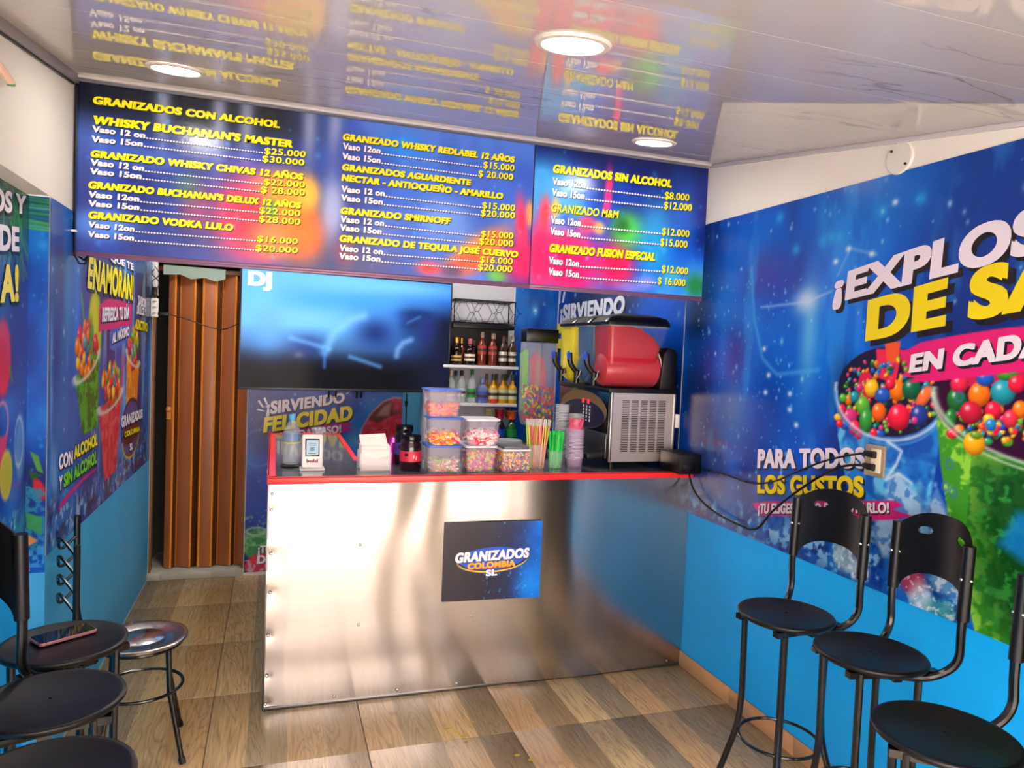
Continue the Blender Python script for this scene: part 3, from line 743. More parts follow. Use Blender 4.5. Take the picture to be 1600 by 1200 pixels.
# splash
for pts in [[(1.156, 0.973), (1.202, 1.095), (1.209, 1.173), (1.246, 1.201), (1.288, 1.155), (1.339, 1.124), (1.359, 1.025), (1.306, 0.927), (1.204, 0.897)],
            [(1.354, 1.085), (1.395, 1.166), (1.434, 1.103), (1.463, 1.011), (1.4, 0.954)]]:
    w_, m_ = c.mask(pts, .02); c.mix((176, 212, 244), m_ * .85, w_); c.grain(w_, m_, (40, 110, 200), 34, 71, .55, .62, .7)
c.stroke([(1.194, 1.29), (1.253, 1.266), (1.236, 1.221), (1.196, 1.159), (1.247, 1.19), (1.299, 1.168)], .006, (215, 235, 250), .8)
# cup two (green)
cc = (1.70, 1.455)
cup2 = [(1.375, 1.395), (1.399, 1.257), (1.432, 1.123), (1.489, 0.959), (1.556, 0.769), (1.95, .80), (2.03, 1.4), (1.7, 1.5)]
w_, m_ = c.mask(cup2)
c.mix((60, 150, 40), m_, w_); c.grain(w_, m_, (150, 220, 70), 30, 81, .5, .62, .9)
w2, m2 = c.mask([(1.527, 1.277), (1.518, 1.123), (1.553, 0.94), (1.623, 0.795), (1.95, .8), (2.03, 1.4)], .14); c.mix((8, 60, 24), m2 * .85, w2); c.grain(w2, m2, (50, 150, 60), 40, 83, .56, .66, .8)
w2, m2 = c.mask([(1.652, 1.153), (1.604, 1.049), (1.681, 1.016), (1.95, 1.0), (1.9, 1.2)], .03); c.mix((20, 130, 220), m2 * .8, w2)
c.disc(cc, .34, .16, (52, 14, 50))
c.poly([(1.427, 1.479), (1.444, 1.539), (1.565, 1.562), (1.638, 1.583), (1.95, 1.62), (1.95, 1.5), (1.5, 1.5)], (206, 34, 84))
for q in CANDY2: c.candy(*q)
for k in range(220):
    a = random.uniform(0, 2 * PI); r = random.random() ** .5
    c.candy((1.72 + .28 * r * math.cos(a), 1.40 + .06 * r * math.sin(a) - .12 * max(0, .0)), random.uniform(.005, .013), random.uniform(.005, .012), random.choice(PAL), random.random())
for q in CANDY2[:14]: c.candy(*q)
c.ring(cc, .342, .165, .006, (190, 225, 200), .75, -.10, vmax=.0); c.ring((cc[0], cc[1] - .018), .342, .165, .004, (220, 240, 230), .6, -.10, vmax=.0)
c.candy((1.509, 1.326), .035, .036, (250, 170, 20)); c.candy((1.513, 1.352), .02, .012, (110, 160, 40))
for p in [(1.433, 1.253), (1.45, 1.461), (1.423, 1.181), (1.451, 1.167)]: c.ring(p, .012, .014, .003, (60, 110, 170), .9)
# pink brush strokes behind the words
c.poly([(1.222, 1.59), (1.299, 1.627), (1.435, 1.65), (1.557, 1.666), (1.631, 1.672), (2.3, 1.84), (2.3, 1.70), (1.641, 1.547), (1.528, 1.529), (1.38, 1.507), (1.261, 1.494), (1.284, 1.512), (1.223, 1.518), (1.27, 1.532)], (226, 34, 120))
c.poly([(0.496, 0.93), (0.595, 0.96), (1.241, 1.099), (1.273, 1.088), (1.231, 1.066), (1.315, 1.064), (1.246, 1.035), (1.112, 0.999), (0.793, 0.92), (0.718, 0.925), (0.56, 0.889), (0.524, 0.908)], (210, 36, 120), .95)
c.build('print_sheet', vinyl, mr_, .003)
sh_ = (.012, -.014)
lettering('¡EXPLOSIÓN', 'R', (0.902, 1.777), (2.05, 1.935), (0.91, 1.872), (2.05, 2.07), [wall_white_ink, black_ink], mr_, shadow=(.016, -.014), bold=.045)
lettering('DE SABOR', 'R', (1.07, 1.638), (2.28, 1.825), (1.071, 1.769), (2.28, 1.98), [wall_yellow_ink, black_ink], mr_, shadow=(.024, -.018), bold=.05)
lettering('EN CADA VASO', 'R', (1.263, 1.53), (1.985, 1.64), (1.268, 1.585), (1.985, 1.715), [wall_white_ink, shadow_ink], mr_, shadow=(.008, -.008), bold=.05)
lettering('PARA TODOS', 'R', (0.52, 1.091), (1.108, 1.188), (0.518, 1.165), (1.099, 1.255), [wall_white_ink, shadow_ink], mr_, shadow=(.008, -.007), bold=.045)
lettering('LOS GUSTOS', 'R', (0.53, 0.984), (1.11, 1.085), (0.524, 1.055), (1.102, 1.153), [wall_yellow_ink, shadow_ink], mr_, shadow=(.008, -.007), bold=.045)
lettering('¡TU ELIGES CÓMO DISFRUTARLO!', 'R', (0.542, 0.896), (1.221, 1.053), (0.543, 0.937), (1.218, 1.087), [wall_white_ink, shadow_ink], mr_, shadow=(.004, -.004), bold=.035)

# --- right wall, far print (darker banner with SIRVIENDO)
mf = empty('wall_banner', (XR, 1.0, ZM0), 'dark blue banner reading SIRVIENDO on the right wall behind the slush machine', 'banner')
c = Canvas('R', -YB + .01, -0.125, ZM0, ZM1, .01)
c.nebula((8, 30, 100), (14, 60, 170), (20, 90, 215), 3.0, 21)
for p, ru, rv, col, a in [((-1.33, 1.902), .5, .10, (40, 48, 84), .85), ((-0.74, 1.927), .2, .12, (34, 48, 76), .8), ((-0.359, 1.815), .26, .35, (6, 104, 246), .95), ((-0.17, 1.543), .2, .2, (4, 90, 230), .7), ((-0.144, 1.279), .12, .3, (4, 30, 90), .9)]:
    c.blob(p, ru, rv, col, a)
c.stars(90, .006, .02)
c.build('print_sheet', vinyl, mf, .003)
lettering('¡SIRVIENDO', 'R', (-1.813, 1.774), (-0.8, 1.801), (-1.815, 1.891), (-0.786, 1.903), [mat('grey_ink', (205, 210, 224), .4), shadow_ink], mf, shadow=(.012, -.012), bold=.045)
lettering('FELICIDAD', 'R', (-1.877, 1.467), (-0.698, 1.531), (-1.899, 1.752), (-0.719, 1.726), [yellow_ink, shadow_ink], mf, shadow=(.02, -.02), bold=.05)
for a_, b_ in [((-1.867, 1.907), (-1.842, 2.014)), ((-1.793, 1.913), (-1.753, 1.989)), ((-0.769, 1.898), (-0.73, 1.911))]:
    d_ = MB(); n0 = .0045
    d_.add([to3('R', a_[0], a_[1], n0), to3('R', a_[0] + .03, a_[1], n0), to3('R', b_[0] + .02, b_[1], n0), to3('R', b_[0] - .02, b_[1], n0)], [(0, 1, 2, 3)])
    d_.build('tick_mark', mat('grey_ink'), mf)

# --- back wall banner
mb_ = empty('back_banner', (0.36, YB, .02), 'blue banner reading SIRVIENDO FELICIDAD on the back wall under the television', 'banner')
c = Canvas('B', -0.148, 0.862, .02, 1.98, .006)
c.nebula((10, 40, 130), (14, 76, 190), (26, 130, 228), 3.4, 41)
for p, ru, rv, col, a in [((0.063, 1.096), .2, .14, (40, 50, 130), .7), ((0.734, 1.106), .16, .3, (20, 130, 225), .7), ((0.546, 0.884), .08, .08, (130, 190, 240), .7), ((0.346, 1.229), .4, .06, (10, 70, 210), .8), ((-0.082, 0.503), .1, .15, (20, 70, 170), .6)]:
    c.blob(p, ru, rv, col, a)
c.ring((-0.07, 0.841), .10, .12, .005, (60, 150, 230), .6)
c.stars(260, .002, .006, (190, 225, 255))
c.poly([(0.229, 0.978), (0.311, 1), (0.5, 1.015), (0.53, 0.998), (0.479, 0.98), (0.535, 0.967), (0.438, 0.936), (0.313, 0.91), (-0.012, 0.884), (-0.022, 0.96)], (206, 40, 150))
lip = [(0.568, 0.871), (0.591, 0.981), (0.648, 1.083), (0.724, 1.159), (0.797, 1.191), (0.851, 1.188), (0.863, 0.974), (0.807, 0.92), (0.721, 0.862), (0.613, 0.822)]
c.poly(lip, (208, 40, 70)); w_, m_ = c.mask(lip)
c.grain(w_, m_, (236, 90, 110), 40, 3, .5, .6, .5)
c.poly([(0.628, 1.038), (0.69, 1.118), (0.759, 1.168), (0.852, 1.152), (0.854, 1.085), (0.762, 1.053), (0.694, 1.008)], (60, 20, 24), .75, .02)
c.poly([(0.683, 1.061), (0.733, 1.132), (0.785, 1.16), (0.771, 1.062)], (200, 170, 160), .6, .02)
c.blob((0.822, 1.129), .03, .04, (240, 60, 90), .9)
c.stroke(lip[:6], .006, (240, 200, 215), .6)
# green drink and strawberry at the bottom left
c.disc((-0.074, 0.205), .085, .10, (60, 150, 70), .9, 0, .02); c.ring((-0.076, 0.291), .06, .025, .006, (190, 230, 190), .8); c.ring((-0.075, 0.227), .07, .03, .006, (150, 220, 160), .7)
c.grain(c.win(-.148, .0, .12, .4), 1.0, (180, 230, 180), 40, 9, .58, .64, .5)
c.disc((-0.039, 0.075), .11, .07, (226, 60, 90), 1, .3, .02)
c.grain(c.win(-.148, .0, .02, .10), 1.0, (200, 215, 235), 40, 19, .5, .6, .7)
c.build('print_sheet', vinyl, mb_, .003)
lettering('¡SIRVIENDO', 'B', (-0.032, 1.065), (0.466, 1.154), (-0.03, 1.145), (0.468, 1.215), [white_ink, shadow_ink], mb_, shadow=(.008, -.008), bold=.045)
lettering('FELICIDAD', 'B', (-0.049, 0.947), (0.52, 1.037), (-0.043, 1.04), (0.522, 1.129), [yellow_ink, shadow_ink], mb_, shadow=(.010, -.010), bold=.05)
lettering('EN CADA VASO!', 'B', (-0.004, 0.892), (0.451, 0.949), (-0.005, 0.934), (0.449, 0.997), [white_ink, shadow_ink], mb_, shadow=(.005, -.005), bold=.045)
lettering('CON', 'B', (-0.018, 0.663), (0.074, 0.671), (-0.019, 0.71), (0.073, 0.718), [white_ink, shadow_ink], mb_, shadow=(.005, -.005), bold=.045)
lettering('¡TU', 'B', (-0.061, 0.145), (0.023, 0.149), (-0.062, 0.192), (0.022, 0.197), [white_ink, shadow_ink], mb_, shadow=(.005, -.005), bold=.045)
lettering('DI', 'B', (-0.063, 0.077), (0.009, 0.077), (-0.064, 0.128), (0.008, 0.129), [white_ink, shadow_ink], mb_, shadow=(.005, -.005), bold=.045)
for a_, b_ in [((-0.053, 1.107), (-0.082, 1.152)), ((-0.03, 1.128), (-0.047, 1.17)), ((-0.045, 1.082), (-0.088, 1.094)), ((0.477, 1.206), (0.506, 1.229))]:
    MB().add([to3('B', a_[0] - .004, a_[1], .0045), to3('B', a_[0] + .006, a_[1] + .003, .0045), to3('B', b_[0] + .006, b_[1] + .006, .0045), to3('B', b_[0] - .006, b_[1] - .002, .0045)], [(0, 1, 2, 3)]).build('tick_mark', white_ink, mb_)
# edge strip left of the banner
MB().box((-.152, YB - .004, .02), (-.146, YB, 1.9)).build('edge_strip', white_plastic, mb_)
# --- back wall blue print by the corner
mc = empty('corner_print', (1.8, YB, ZM0), 'blue vinyl print on the back wall beside the liquor shelf', 'banner')
c = Canvas('B', 1.652, XR - .006, ZM0, 2.02, .006)
c.nebula((14, 50, 130), (18, 84, 190), (40, 120, 215), 4, 61)
c.blob((1.824, 1.92), .1, .05, (90, 100, 150), .5); c.blob((1.808, 1.849), .03, .05, (90, 180, 245), .8); c.blob((1.808, 1.849), .012, .012, (220, 240, 255), .9)
c.poly([(1.703, 1.532), (1.761, 1.567), (1.781, 1.121), (1.722, 1.111)], (110, 210, 30)); c.poly([(1.774, 1.497), (1.832, 1.537), (1.897, 1.431), (1.922, 1.123), (1.791, 1.122)], (214, 50, 110), .9, .02)
c.poly([(1.722, 1.12), (1.735, 0.838), (1.824, 0.838), (1.805, 1.051)], (30, 90, 150), .9, .02)
c.stars(40, .003, .008)
c.build('print_sheet', vinyl, mc, .003)

# --- left wall prints
ml = empty('left_mural', (XL, .8, ZM0), 'blue vinyl mural with green and red slush cups on the left wall beside the door', 'mural')
c = Canvas('L', YP, 1.83, ZM0, 1.992, .0075, .005)
c.nebula((20, 40, 110), (16, 80, 180), (30, 130, 220), 2.6, 71, vs=.3)
for p, ru, rv, col, a in [((-.2, 1.9), .2, .12, (20, 100, 210), .9), ((-0.197, 1.696), .1, .3, (44, 40, 100), .7), ((-0.071, 1.635), .05, .2, (40, 130, 200), .8), ((0.06, 1.714), .06, .35, (20, 130, 245), .9), ((0.219, 1.544), .08, .2, (20, 100, 240), .8),
                          ((0.554, 1.749), .25, .15, (40, 50, 130), .8), ((1.555, 1.745), .3, .22, (26, 30, 50), .9), ((0.86, 1.427), .2, .12, (50, 60, 160), .8), ((1.619, 1.182), .1, .25, (30, 130, 220), .8), ((0.197, 1.078), .35, .10, (30, 90, 180), .8), ((-0.129, 1.147), .15, .15, (40, 100, 190), .6)]:
    c.blob(p, ru, rv, col, a)
n_ = fbm(c.U, c.V * .12, 12, 7); c.mix((180, 215, 245), .5 * np.clip((n_ - .62) / .08, 0, 1))
c.stars(120, .005, .012)
w_, m_ = c.mask([(-0.299, 0.972), (0.208, 0.892), (1.645, 0.951), (1.83, ZM0), (YP, ZM0)], .1)
c.grain(w_, m_, (30, 110, 190), 14, 31, .3, .5, .8); c.grain(w_, m_, (170, 215, 240), 34, 33, .56, .62, .8); c.grain(w_, m_, (16, 24, 80), 20, 35, .5, .62, .7)
# cups: green, orange, red
def cup(rim, base, colr, col2, seed, rimc=(215, 230, 225), tilt=0.0):
    (x0, y0), (x1, y1) = rim; (bx0, by0), (bx1, by1) = base
    cx, cy = (x0 + x1) / 2, (y0 + y1) / 2; ru = (x1 - x0) / 2
    w_, m_ = c.mask([(x0, y0), (bx0, by0), (bx1, by1), (x1, y1)])
    c.mix(colr, m_, w_); c.grain(w_, m_, col2, 26, seed, .5, .6, .8)
    rt = math.atan2(y1 - y0, x1 - x0)
    for k in range(46):
        a = random.uniform(0, PI * 2); r = random.random() ** .5
        c.candy((cx + ru * .85 * r * math.cos(a), cy + .06 + .10 * r * math.sin(a)), random.uniform(.025, .045), random.uniform(.02, .035), random.choice([RED, ORG, ORG, YEL, GRN, (240, 60, 40), TEA]), 1.2)
    c.ring((cx, cy), ru / math.cos(rt) * 1.0, .045, .008, rimc, .85, rt, vmax=.01)
c.disc((0.35, 1.546), .12, .19, (190, 215, 30), .95, 0, .03); c.disc((0.326, 1.573), .07, .13, (235, 225, 40), .7, 0, .03)
c.stroke([(0.119, 1.693), (0.176, 1.57)], .012, (60, 190, 60), .95)
cup(((0.033, 1.366), (0.426, 1.464)), ((0.173, 1.133), (0.437, 1.14)), (70, 160, 40), (30, 100, 30), 91)
c.stroke([(0.281, 1.585), (0.312, 1.439)], .03, (50, 150, 50), .7)
cup(((1.05, 1.462), (1.427, 1.392)), ((1.061, 1.156), (1.355, 1.13)), (232, 130, 30), (250, 170, 60), 93)
c.stroke([(0.971, 1.424), (0.934, 1.297)], .02, (220, 40, 90), .9)
cup(((0.444, 1.212), (0.952, 1.27)), ((0.581, 0.871), (0.831, 0.878)), (214, 46, 70), (236, 90, 100), 95)
c.poly([(0.42, 1.547), (0.423, 1.668), (0.596, 1.706), (0.913, 1.714), (1.166, 1.704), (1.176, 1.596), (0.774, 1.569), (0.48, 1.559)], (214, 44, 130))
c.poly([(0.641, 1.476), (0.648, 1.561), (0.924, 1.585), (1.177, 1.59), (1.164, 1.539), (0.901, 1.489), (0.711, 1.466)], (60, 110, 210), .95)
c.disc((1.212, 1.046), .27, .16, (16, 20, 50)); c.disc((1.212, 1.046), .25, .145, (62, 70, 150)); c.disc((1.215, 1.014), .22, .06, (90, 26, 40))
c.ring((1.214, 1.032), .25, .145, .008, (240, 200, 60), .9, 0, vmax=-.04)
c.poly([(-0.158, 0.903), (-0.135, 0.924), (0.011, 0.944), (0.204, 0.959), (0.425, 0.961), (0.414, 0.952), (0.184, 0.944), (-0.006, 0.923), (-0.101, 0.907)], (206, 40, 130))
c.build('print_sheet', vinyl, ml, .003)
dk = mat('deep_ink', (14, 16, 36), .4)
lettering('ENAMORAN!', 'L', (0.197, 1.731), (1.181, 1.732), (0.221, 1.852), (1.187, 1.854), [yellow_ink, dk], ml, shadow=(.015, -.014), bold=.04)
lettering('QUE TE', 'L', (0.609, 1.88), (1.184, 1.888), (0.607, 1.909), (1.18, 1.921), [white_ink, dk], ml, shadow=(.01, -.01), bold=.04)
lettering('REFRESCA TU DÍA', 'L', (0.464, 1.598), (1.085, 1.631), (0.472, 1.657), (1.08, 1.687), [white_ink, dk], ml, shadow=(.010, -.008), bold=.04)
lettering('AL MÁXIMO', 'L', (0.68, 1.502), (1.093, 1.545), (0.69, 1.547), (1.089, 1.588), [white_ink, dk], ml, shadow=(.010, -.008), bold=.04)
lettering('SABOR', 'L', (1.333, 1.712), (1.603, 1.707), (1.328, 1.765), (1.598, 1.755), [white_ink, dk], ml, shadow=(.012, -.008), bold=.03)
lettering('DULCE Y', 'L', (1.3, 1.662), (1.608, 1.662), (1.314, 1.708), (1.604, 1.699), [white_ink, dk], ml, shadow=(.012, -.008), bold=.03)
lettering('ADICTIVO', 'L', (1.251, 1.581), (1.664, 1.569), (1.265, 1.633), (1.658, 1.618), [yellow_ink, dk], ml, shadow=(.012, -.008), bold=.03)
lettering('GRANIZADOS', 'L', (0.938, 1.077), (1.545, 1.068), (0.933, 1.132), (1.539, 1.117), [white_ink, dk], ml, shadow=(.014, -.012), bold=.04)
lettering('COLOMBIA', 'L', (1.024, 1.018), (1.469, 0.998), (1.021, 1.044), (1.466, 1.024), [yellow_ink, dk], ml, shadow=(.01, -.008), bold=.03)
lettering('SL', 'L', (1.17, 0.927), (1.261, 0.924), (1.166, 0.962), (1.257, 0.96), [white_ink, dk], ml, shadow=(.01, -.01), bold=.03)
lettering('CON', 'L', (-0.173, 1.054), (0.014, 1.045), (-0.168, 1.104), (0.012, 1.094), [white_ink, dk], ml, shadow=(.010, -.008), bold=.04)
lettering('ALCOHOL', 'L', (0.032, 1.059), (0.418, 1.063), (0.029, 1.104), (0.415, 1.111), [yellow_ink, dk], ml, shadow=(.010, -.008), bold=.04)
lettering('Y', 'L', (-0.17, 0.975), (-0.121, 0.973), (-0.164, 1.023), (-0.123, 1.022), [white_ink, dk], ml, shadow=(.010, -.008), bold=.04)
lettering('SIN ALCOHOL', 'L', (-0.104, 0.976), (0.412, 0.986), (-0.107, 1.022), (0.408, 1.037), [green_ink, dk], ml, shadow=(.010, -.008), bold=.04)

mn = empty('near_left_mural', (XN, -.8, ZM0), 'blue vinyl mural with lime and strawberry in the recess at the far left', 'mural')
c = Canvas('N', -1.9, YP, .775, 1.99, .007)
c.nebula((14, 40, 110), (16, 70, 180), (24, 110, 214), 2.6, 77)
def N_(u, v): return (u, v)
for p, ru, rv, col, a in [((-0.505, 1.923), .15, .14, (20, 70, 50), .9), ((-0.358, 1.929), .08, .14, (36, 110, 60), .8), ((-0.439, 1.635), .2, .2, (24, 50, 130), .7), ((-0.404, 1.493), .1, .2, (40, 60, 150), .8), ((-0.486, 1.294), .1, .06, (30, 110, 220), .8)]:
    c.blob(p, ru, rv, col, a)
for k in range(26):
    q = (-0.419, 1.938); a = random.uniform(-2.6, -.2)
    c.stroke([(q[0] + random.uniform(-.2, .08), q[1] + .05), (q[0] + .18 * math.cos(a), q[1] - .14 + .1 * math.sin(a))], .003, (70, 160, 80), .6)
c.stars(80, .003, .009)
c.disc((-0.529, 1.455), .07, .12, (216, 34, 66), 1, 0, .02); c.stroke([(-0.467, 1.423), (-0.448, 1.382)], .008, (60, 140, 50), .9)
c.ring((-0.529, 1.259), .05, .06, .006, (240, 150, 180), .8); c.poly([(-0.642, 1.215), (-0.483, 1.214), (-0.519, 1.099), (-0.638, 1.083)], (214, 60, 110))
c.disc((-0.491, 1.09), .055, .08, (210, 200, 70), 1, 0, .01); c.disc((-0.491, 1.09), .045, .066, (186, 190, 50), 1, 0, .01)
w_, m_ = c.mask([(-1.9, .95), (YP, .95), (YP, .775), (-1.9, .775)], .06)
c.grain(w_, m_, (30, 140, 190), 14, 31, .3, .5, .8); c.grain(w_, m_, (190, 225, 245), 30, 33, .56, .62, .7)
c.disc((-0.362, 1.157), .045, .11, (110, 170, 220), .7, 0, .02); c.ring((-0.376, 1.18), .04, .08, .004, (220, 235, 250), .6)
c.build('print_sheet', vinyl, mn, .003)
lettering('LOS Y', 'N', (-0.705, 1.878), (-0.345, 1.924), (-0.707, 1.943), (-0.341, 1.979), [white_ink, dk], mn, shadow=(.01, -.01), bold=.04)
lettering('DE', 'N', (-0.576, 1.78), (-0.403, 1.797), (-0.578, 1.852), (-0.405, 1.868), [white_ink, dk], mn, shadow=(.008, -.01), bold=.04)
lettering('A!', 'N', (-0.566, 1.628), (-0.403, 1.641), (-0.564, 1.734), (-0.407, 1.746), [yellow_ink, dk], mn, shadow=(.01, -.012), bold=.04)
# pillar front strip
mp_ = empty('pillar_print', (-.75, YP, .775), 'narrow blue print strip with green leaves on the front of the left pillar', 'mural')
c = Canvas('P', XN + .002, XL, .72, 1.99, .003)
c.nebula((20, 40, 120), (16, 80, 190), (20, 120, 220), 5, 79)
for k in range(13):
    z = 1.985 - k * .0085; c.stroke([(XN, z), (XL, z - .004 + random.uniform(-.004, .004))], .003, random.choice([(60, 150, 50), (90, 180, 60), (30, 90, 30)]), .95)
c.stars(40, .002, .006, (30, 170, 240)); c.blob((-.735, 1.83), .012, .015, (20, 160, 240), .9)
for k in range(16):   # strawberry leaves
    pass
c.poly([(-0.766, 1.137), (-0.742, 1.122), (-0.726, 1.06), (-0.745, 1.072)], (90, 160, 70)); c.poly([(-0.771, 1.072), (-0.734, 1.056), (-0.756, 1.028)], (40, 90, 50))
c.disc((-0.737, 1.006), .016, .038, (206, 40, 60), 1, .3, .006)
c.grain(c.win(XN, XL, .78, 1.02), 1.0, (40, 150, 190), 60, 5, .45, .55, .8)
c.poly([(-0.777, 0.93), (-0.728, 0.911), (-0.728, 0.852), (-0.773, 0.875)], (60, 160, 90), .9); c.poly([(-0.78, 0.86), (-0.739, 0.83), (-0.776, 0.81)], (240, 150, 80), .9)
c.grain(c.win(XN, XL, .74, .82), 1.0, (60, 160, 230), 70, 6, .4, .5, .9)
c.build('print_sheet', vinyl, mp_, .002)

# ================================================================== MENU BOARD
def menu_board(x0, x1, label, canvas_fn, lines):
    r = empty('menu_board', ((x0 + x1) / 2, 0, 1.845), label, 'sign', 'printed price boards above the counter')
    MB().box((x0, -.02, 1.845), (x1, .012, 2.47)).build('panel', mat('board_edge', (70, 50, 86), .4), r, bevel=.001)
    fr = MB().box((x0, -.024, 1.838), (x1, .03, 1.848)); fr.box((x0, -.024, 1.828), (x1, -.018, 1.838))
    fr.build('bottom_rail', mat('purple_rail', (120, 84, 118), .3, .2), r, bevel=.001)
    c = Canvas('M', x0 + .002, x1 - .002, 1.849, 2.468, .006)
    canvas_fn(c)
    c.build('print_sheet', board_print, r, 0.0, boost=1.18)
    for (txt, kind, bl, br, tl, tr) in lines:
        ink = yellow_ink if kind != 'w' else white_ink
        lettering(txt, 'M', bl, br, tl, tr, [ink, shadow_ink], r, name='heading_lettering' if kind == 'h' else ('price_lettering' if kind == 'y' else 'size_lettering'),
                  bold=.060 if kind == 'h' else .045, shadow=(.003, -.0035), n=.0010, slant=.18 if kind == 'h' else .1)
    return r
def paint_a(c):
    c.nebula((26, 40, 110), (36, 66, 160), (70, 110, 200), 2.4, 101, vs=.5)
    c.mix((10, 16, 30), np.clip((c.V - 2.27) / .12, 0, 1) * np.clip((.28 - c.U) / .3, 0, 1) * .95)
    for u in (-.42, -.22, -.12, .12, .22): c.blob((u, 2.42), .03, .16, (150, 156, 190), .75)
    for p, ru, rv, col, a in [((-.68, 2.0), .06, .3, (30, 40, 110), .8), ((-.1, 2.02), .14, .18, (236, 40, 70), .98), ((-.3, 2.05), .06, .1, (170, 60, 90), .6), ((.06, 2.10), .09, .12, (250, 140, 30), .9),
                              ((.0, 2.16), .10, .07, (240, 150, 60), .7), ((.1, 1.98), .10, .12, (252, 110, 30), .95), ((-.02, 1.95), .08, .08, (250, 130, 70), .9), ((.12, 2.15), .05, .07, (255, 190, 60), .8),
                              ((-.33, 2.12), .05, .06, (50, 110, 90), .6), ((-.02, 2.07), .03, .05, (70, 150, 60), .9), ((-.62, 1.95), .12, .06, (90, 150, 235), .7), ((-.5, 2.22), .15, .05, (60, 90, 170), .6),
                              ((.22, 2.1), .05, .14, (190, 200, 235), .7), ((.28, 1.92), .05, .06, (220, 60, 60), .5), ((.32, 2.3), .12, .12, (40, 60, 150), .7), ((.5, 2.38), .10, .06, (20, 130, 230), .7), ((.62, 2.2), .2, .15, (50, 100, 200), .6),
                              ((.45, 2.05), .12, .18, (30, 80, 190), .6), ((.7, 2.1), .12, .1, (110, 150, 220), .7), ((.9, 2.25), .15, .15, (50, 90, 190), .7), ((.4, 1.9), .1, .05, (60, 60, 120), .6)]:
        c.blob(p, ru, rv, col, a, 3)
    for p, ru, rv, rt, col, a in [((.86, 1.99), .15, .06, .6, (250, 130, 40), .95), ((.80, 1.92), .12, .05, .4, (244, 84, 50), .9), ((.63, 1.885), .06, .03, 0, (240, 60, 60), .9), ((.73, 1.88), .05, .03, 0, (60, 60, 110), .8), ((.94, 1.875), .05, .03, 0, (90, 190, 60), .9),
                                  ((1.06, 1.95), .10, .11, 0, (222, 30, 90), .95), ((1.04, 2.12), .03, .12, .1, (236, 50, 80), .95), ((1.08, 2.16), .02, .06, .1, (250, 150, 60), .9), ((.92, 2.04), .03, .03, 0, (240, 80, 60), .7)]:
        c.blob(p, ru, rv, col, a, 3, rt)
    c.stars(60, .004, .012, (60, 170, 250), a=.5)
def paint_b(c):
    c.nebula((14, 30, 110), (20, 80, 190), (60, 150, 220), 2.4, 103, vs=.6)
    c.mix((14, 24, 80), np.clip((c.V - 2.36) / .1, 0, 1) * .8)
    for p, ru, rv, col, a in [((1.28, 1.95), .17, .16, (232, 22, 90), .99), ((1.13, 1.98), .06, .18, (226, 30, 90), .95), ((1.24, 2.05), .12, .05, (240, 40, 100), .9), ((1.15, 2.17), .03, .08, (250, 60, 70), .9), ((1.2, 2.2), .02, .05, (250, 170, 70), .8),
                              ((1.52, 1.97), .10, .12, (226, 20, 70), .98), ((1.57, 2.13), .09, .09, (70, 180, 60), .95), ((1.54, 2.15), .04, .04, (20, 70, 30), .7), ((1.36, 2.14), .05, .04, (240, 60, 80), .9), ((1.30, 2.2), .04, .03, (60, 160, 90), .8), ((1.26, 2.15), .03, .03, (60, 80, 200), .8),
                              ((1.42, 2.13), .03, .03, (250, 170, 60), .8), ((1.46, 2.3), .02, .12, (226, 40, 110), .85), ((1.72, 2.1), .1, .2, (40, 170, 220), .7), ((1.86, 2.2), .08, .2, (20, 90, 190), .7), ((1.95, 1.9), .06, .06, (30, 120, 50), .9), ((1.82, 1.93), .06, .05, (60, 170, 220), .8), ((1.68, 1.9), .05, .03, (150, 140, 210), .7),
                              ((1.6, 1.87), .10, .025, (130, 120, 200), .7)]:
        c.blob(p, ru, rv, col, a, 3)
    c.stroke([(1.47, 2.36), (1.44, 2.2)], .01, (226, 40, 110), .8)
    c.stars(50, .004, .012, (60, 190, 250), a=.5)
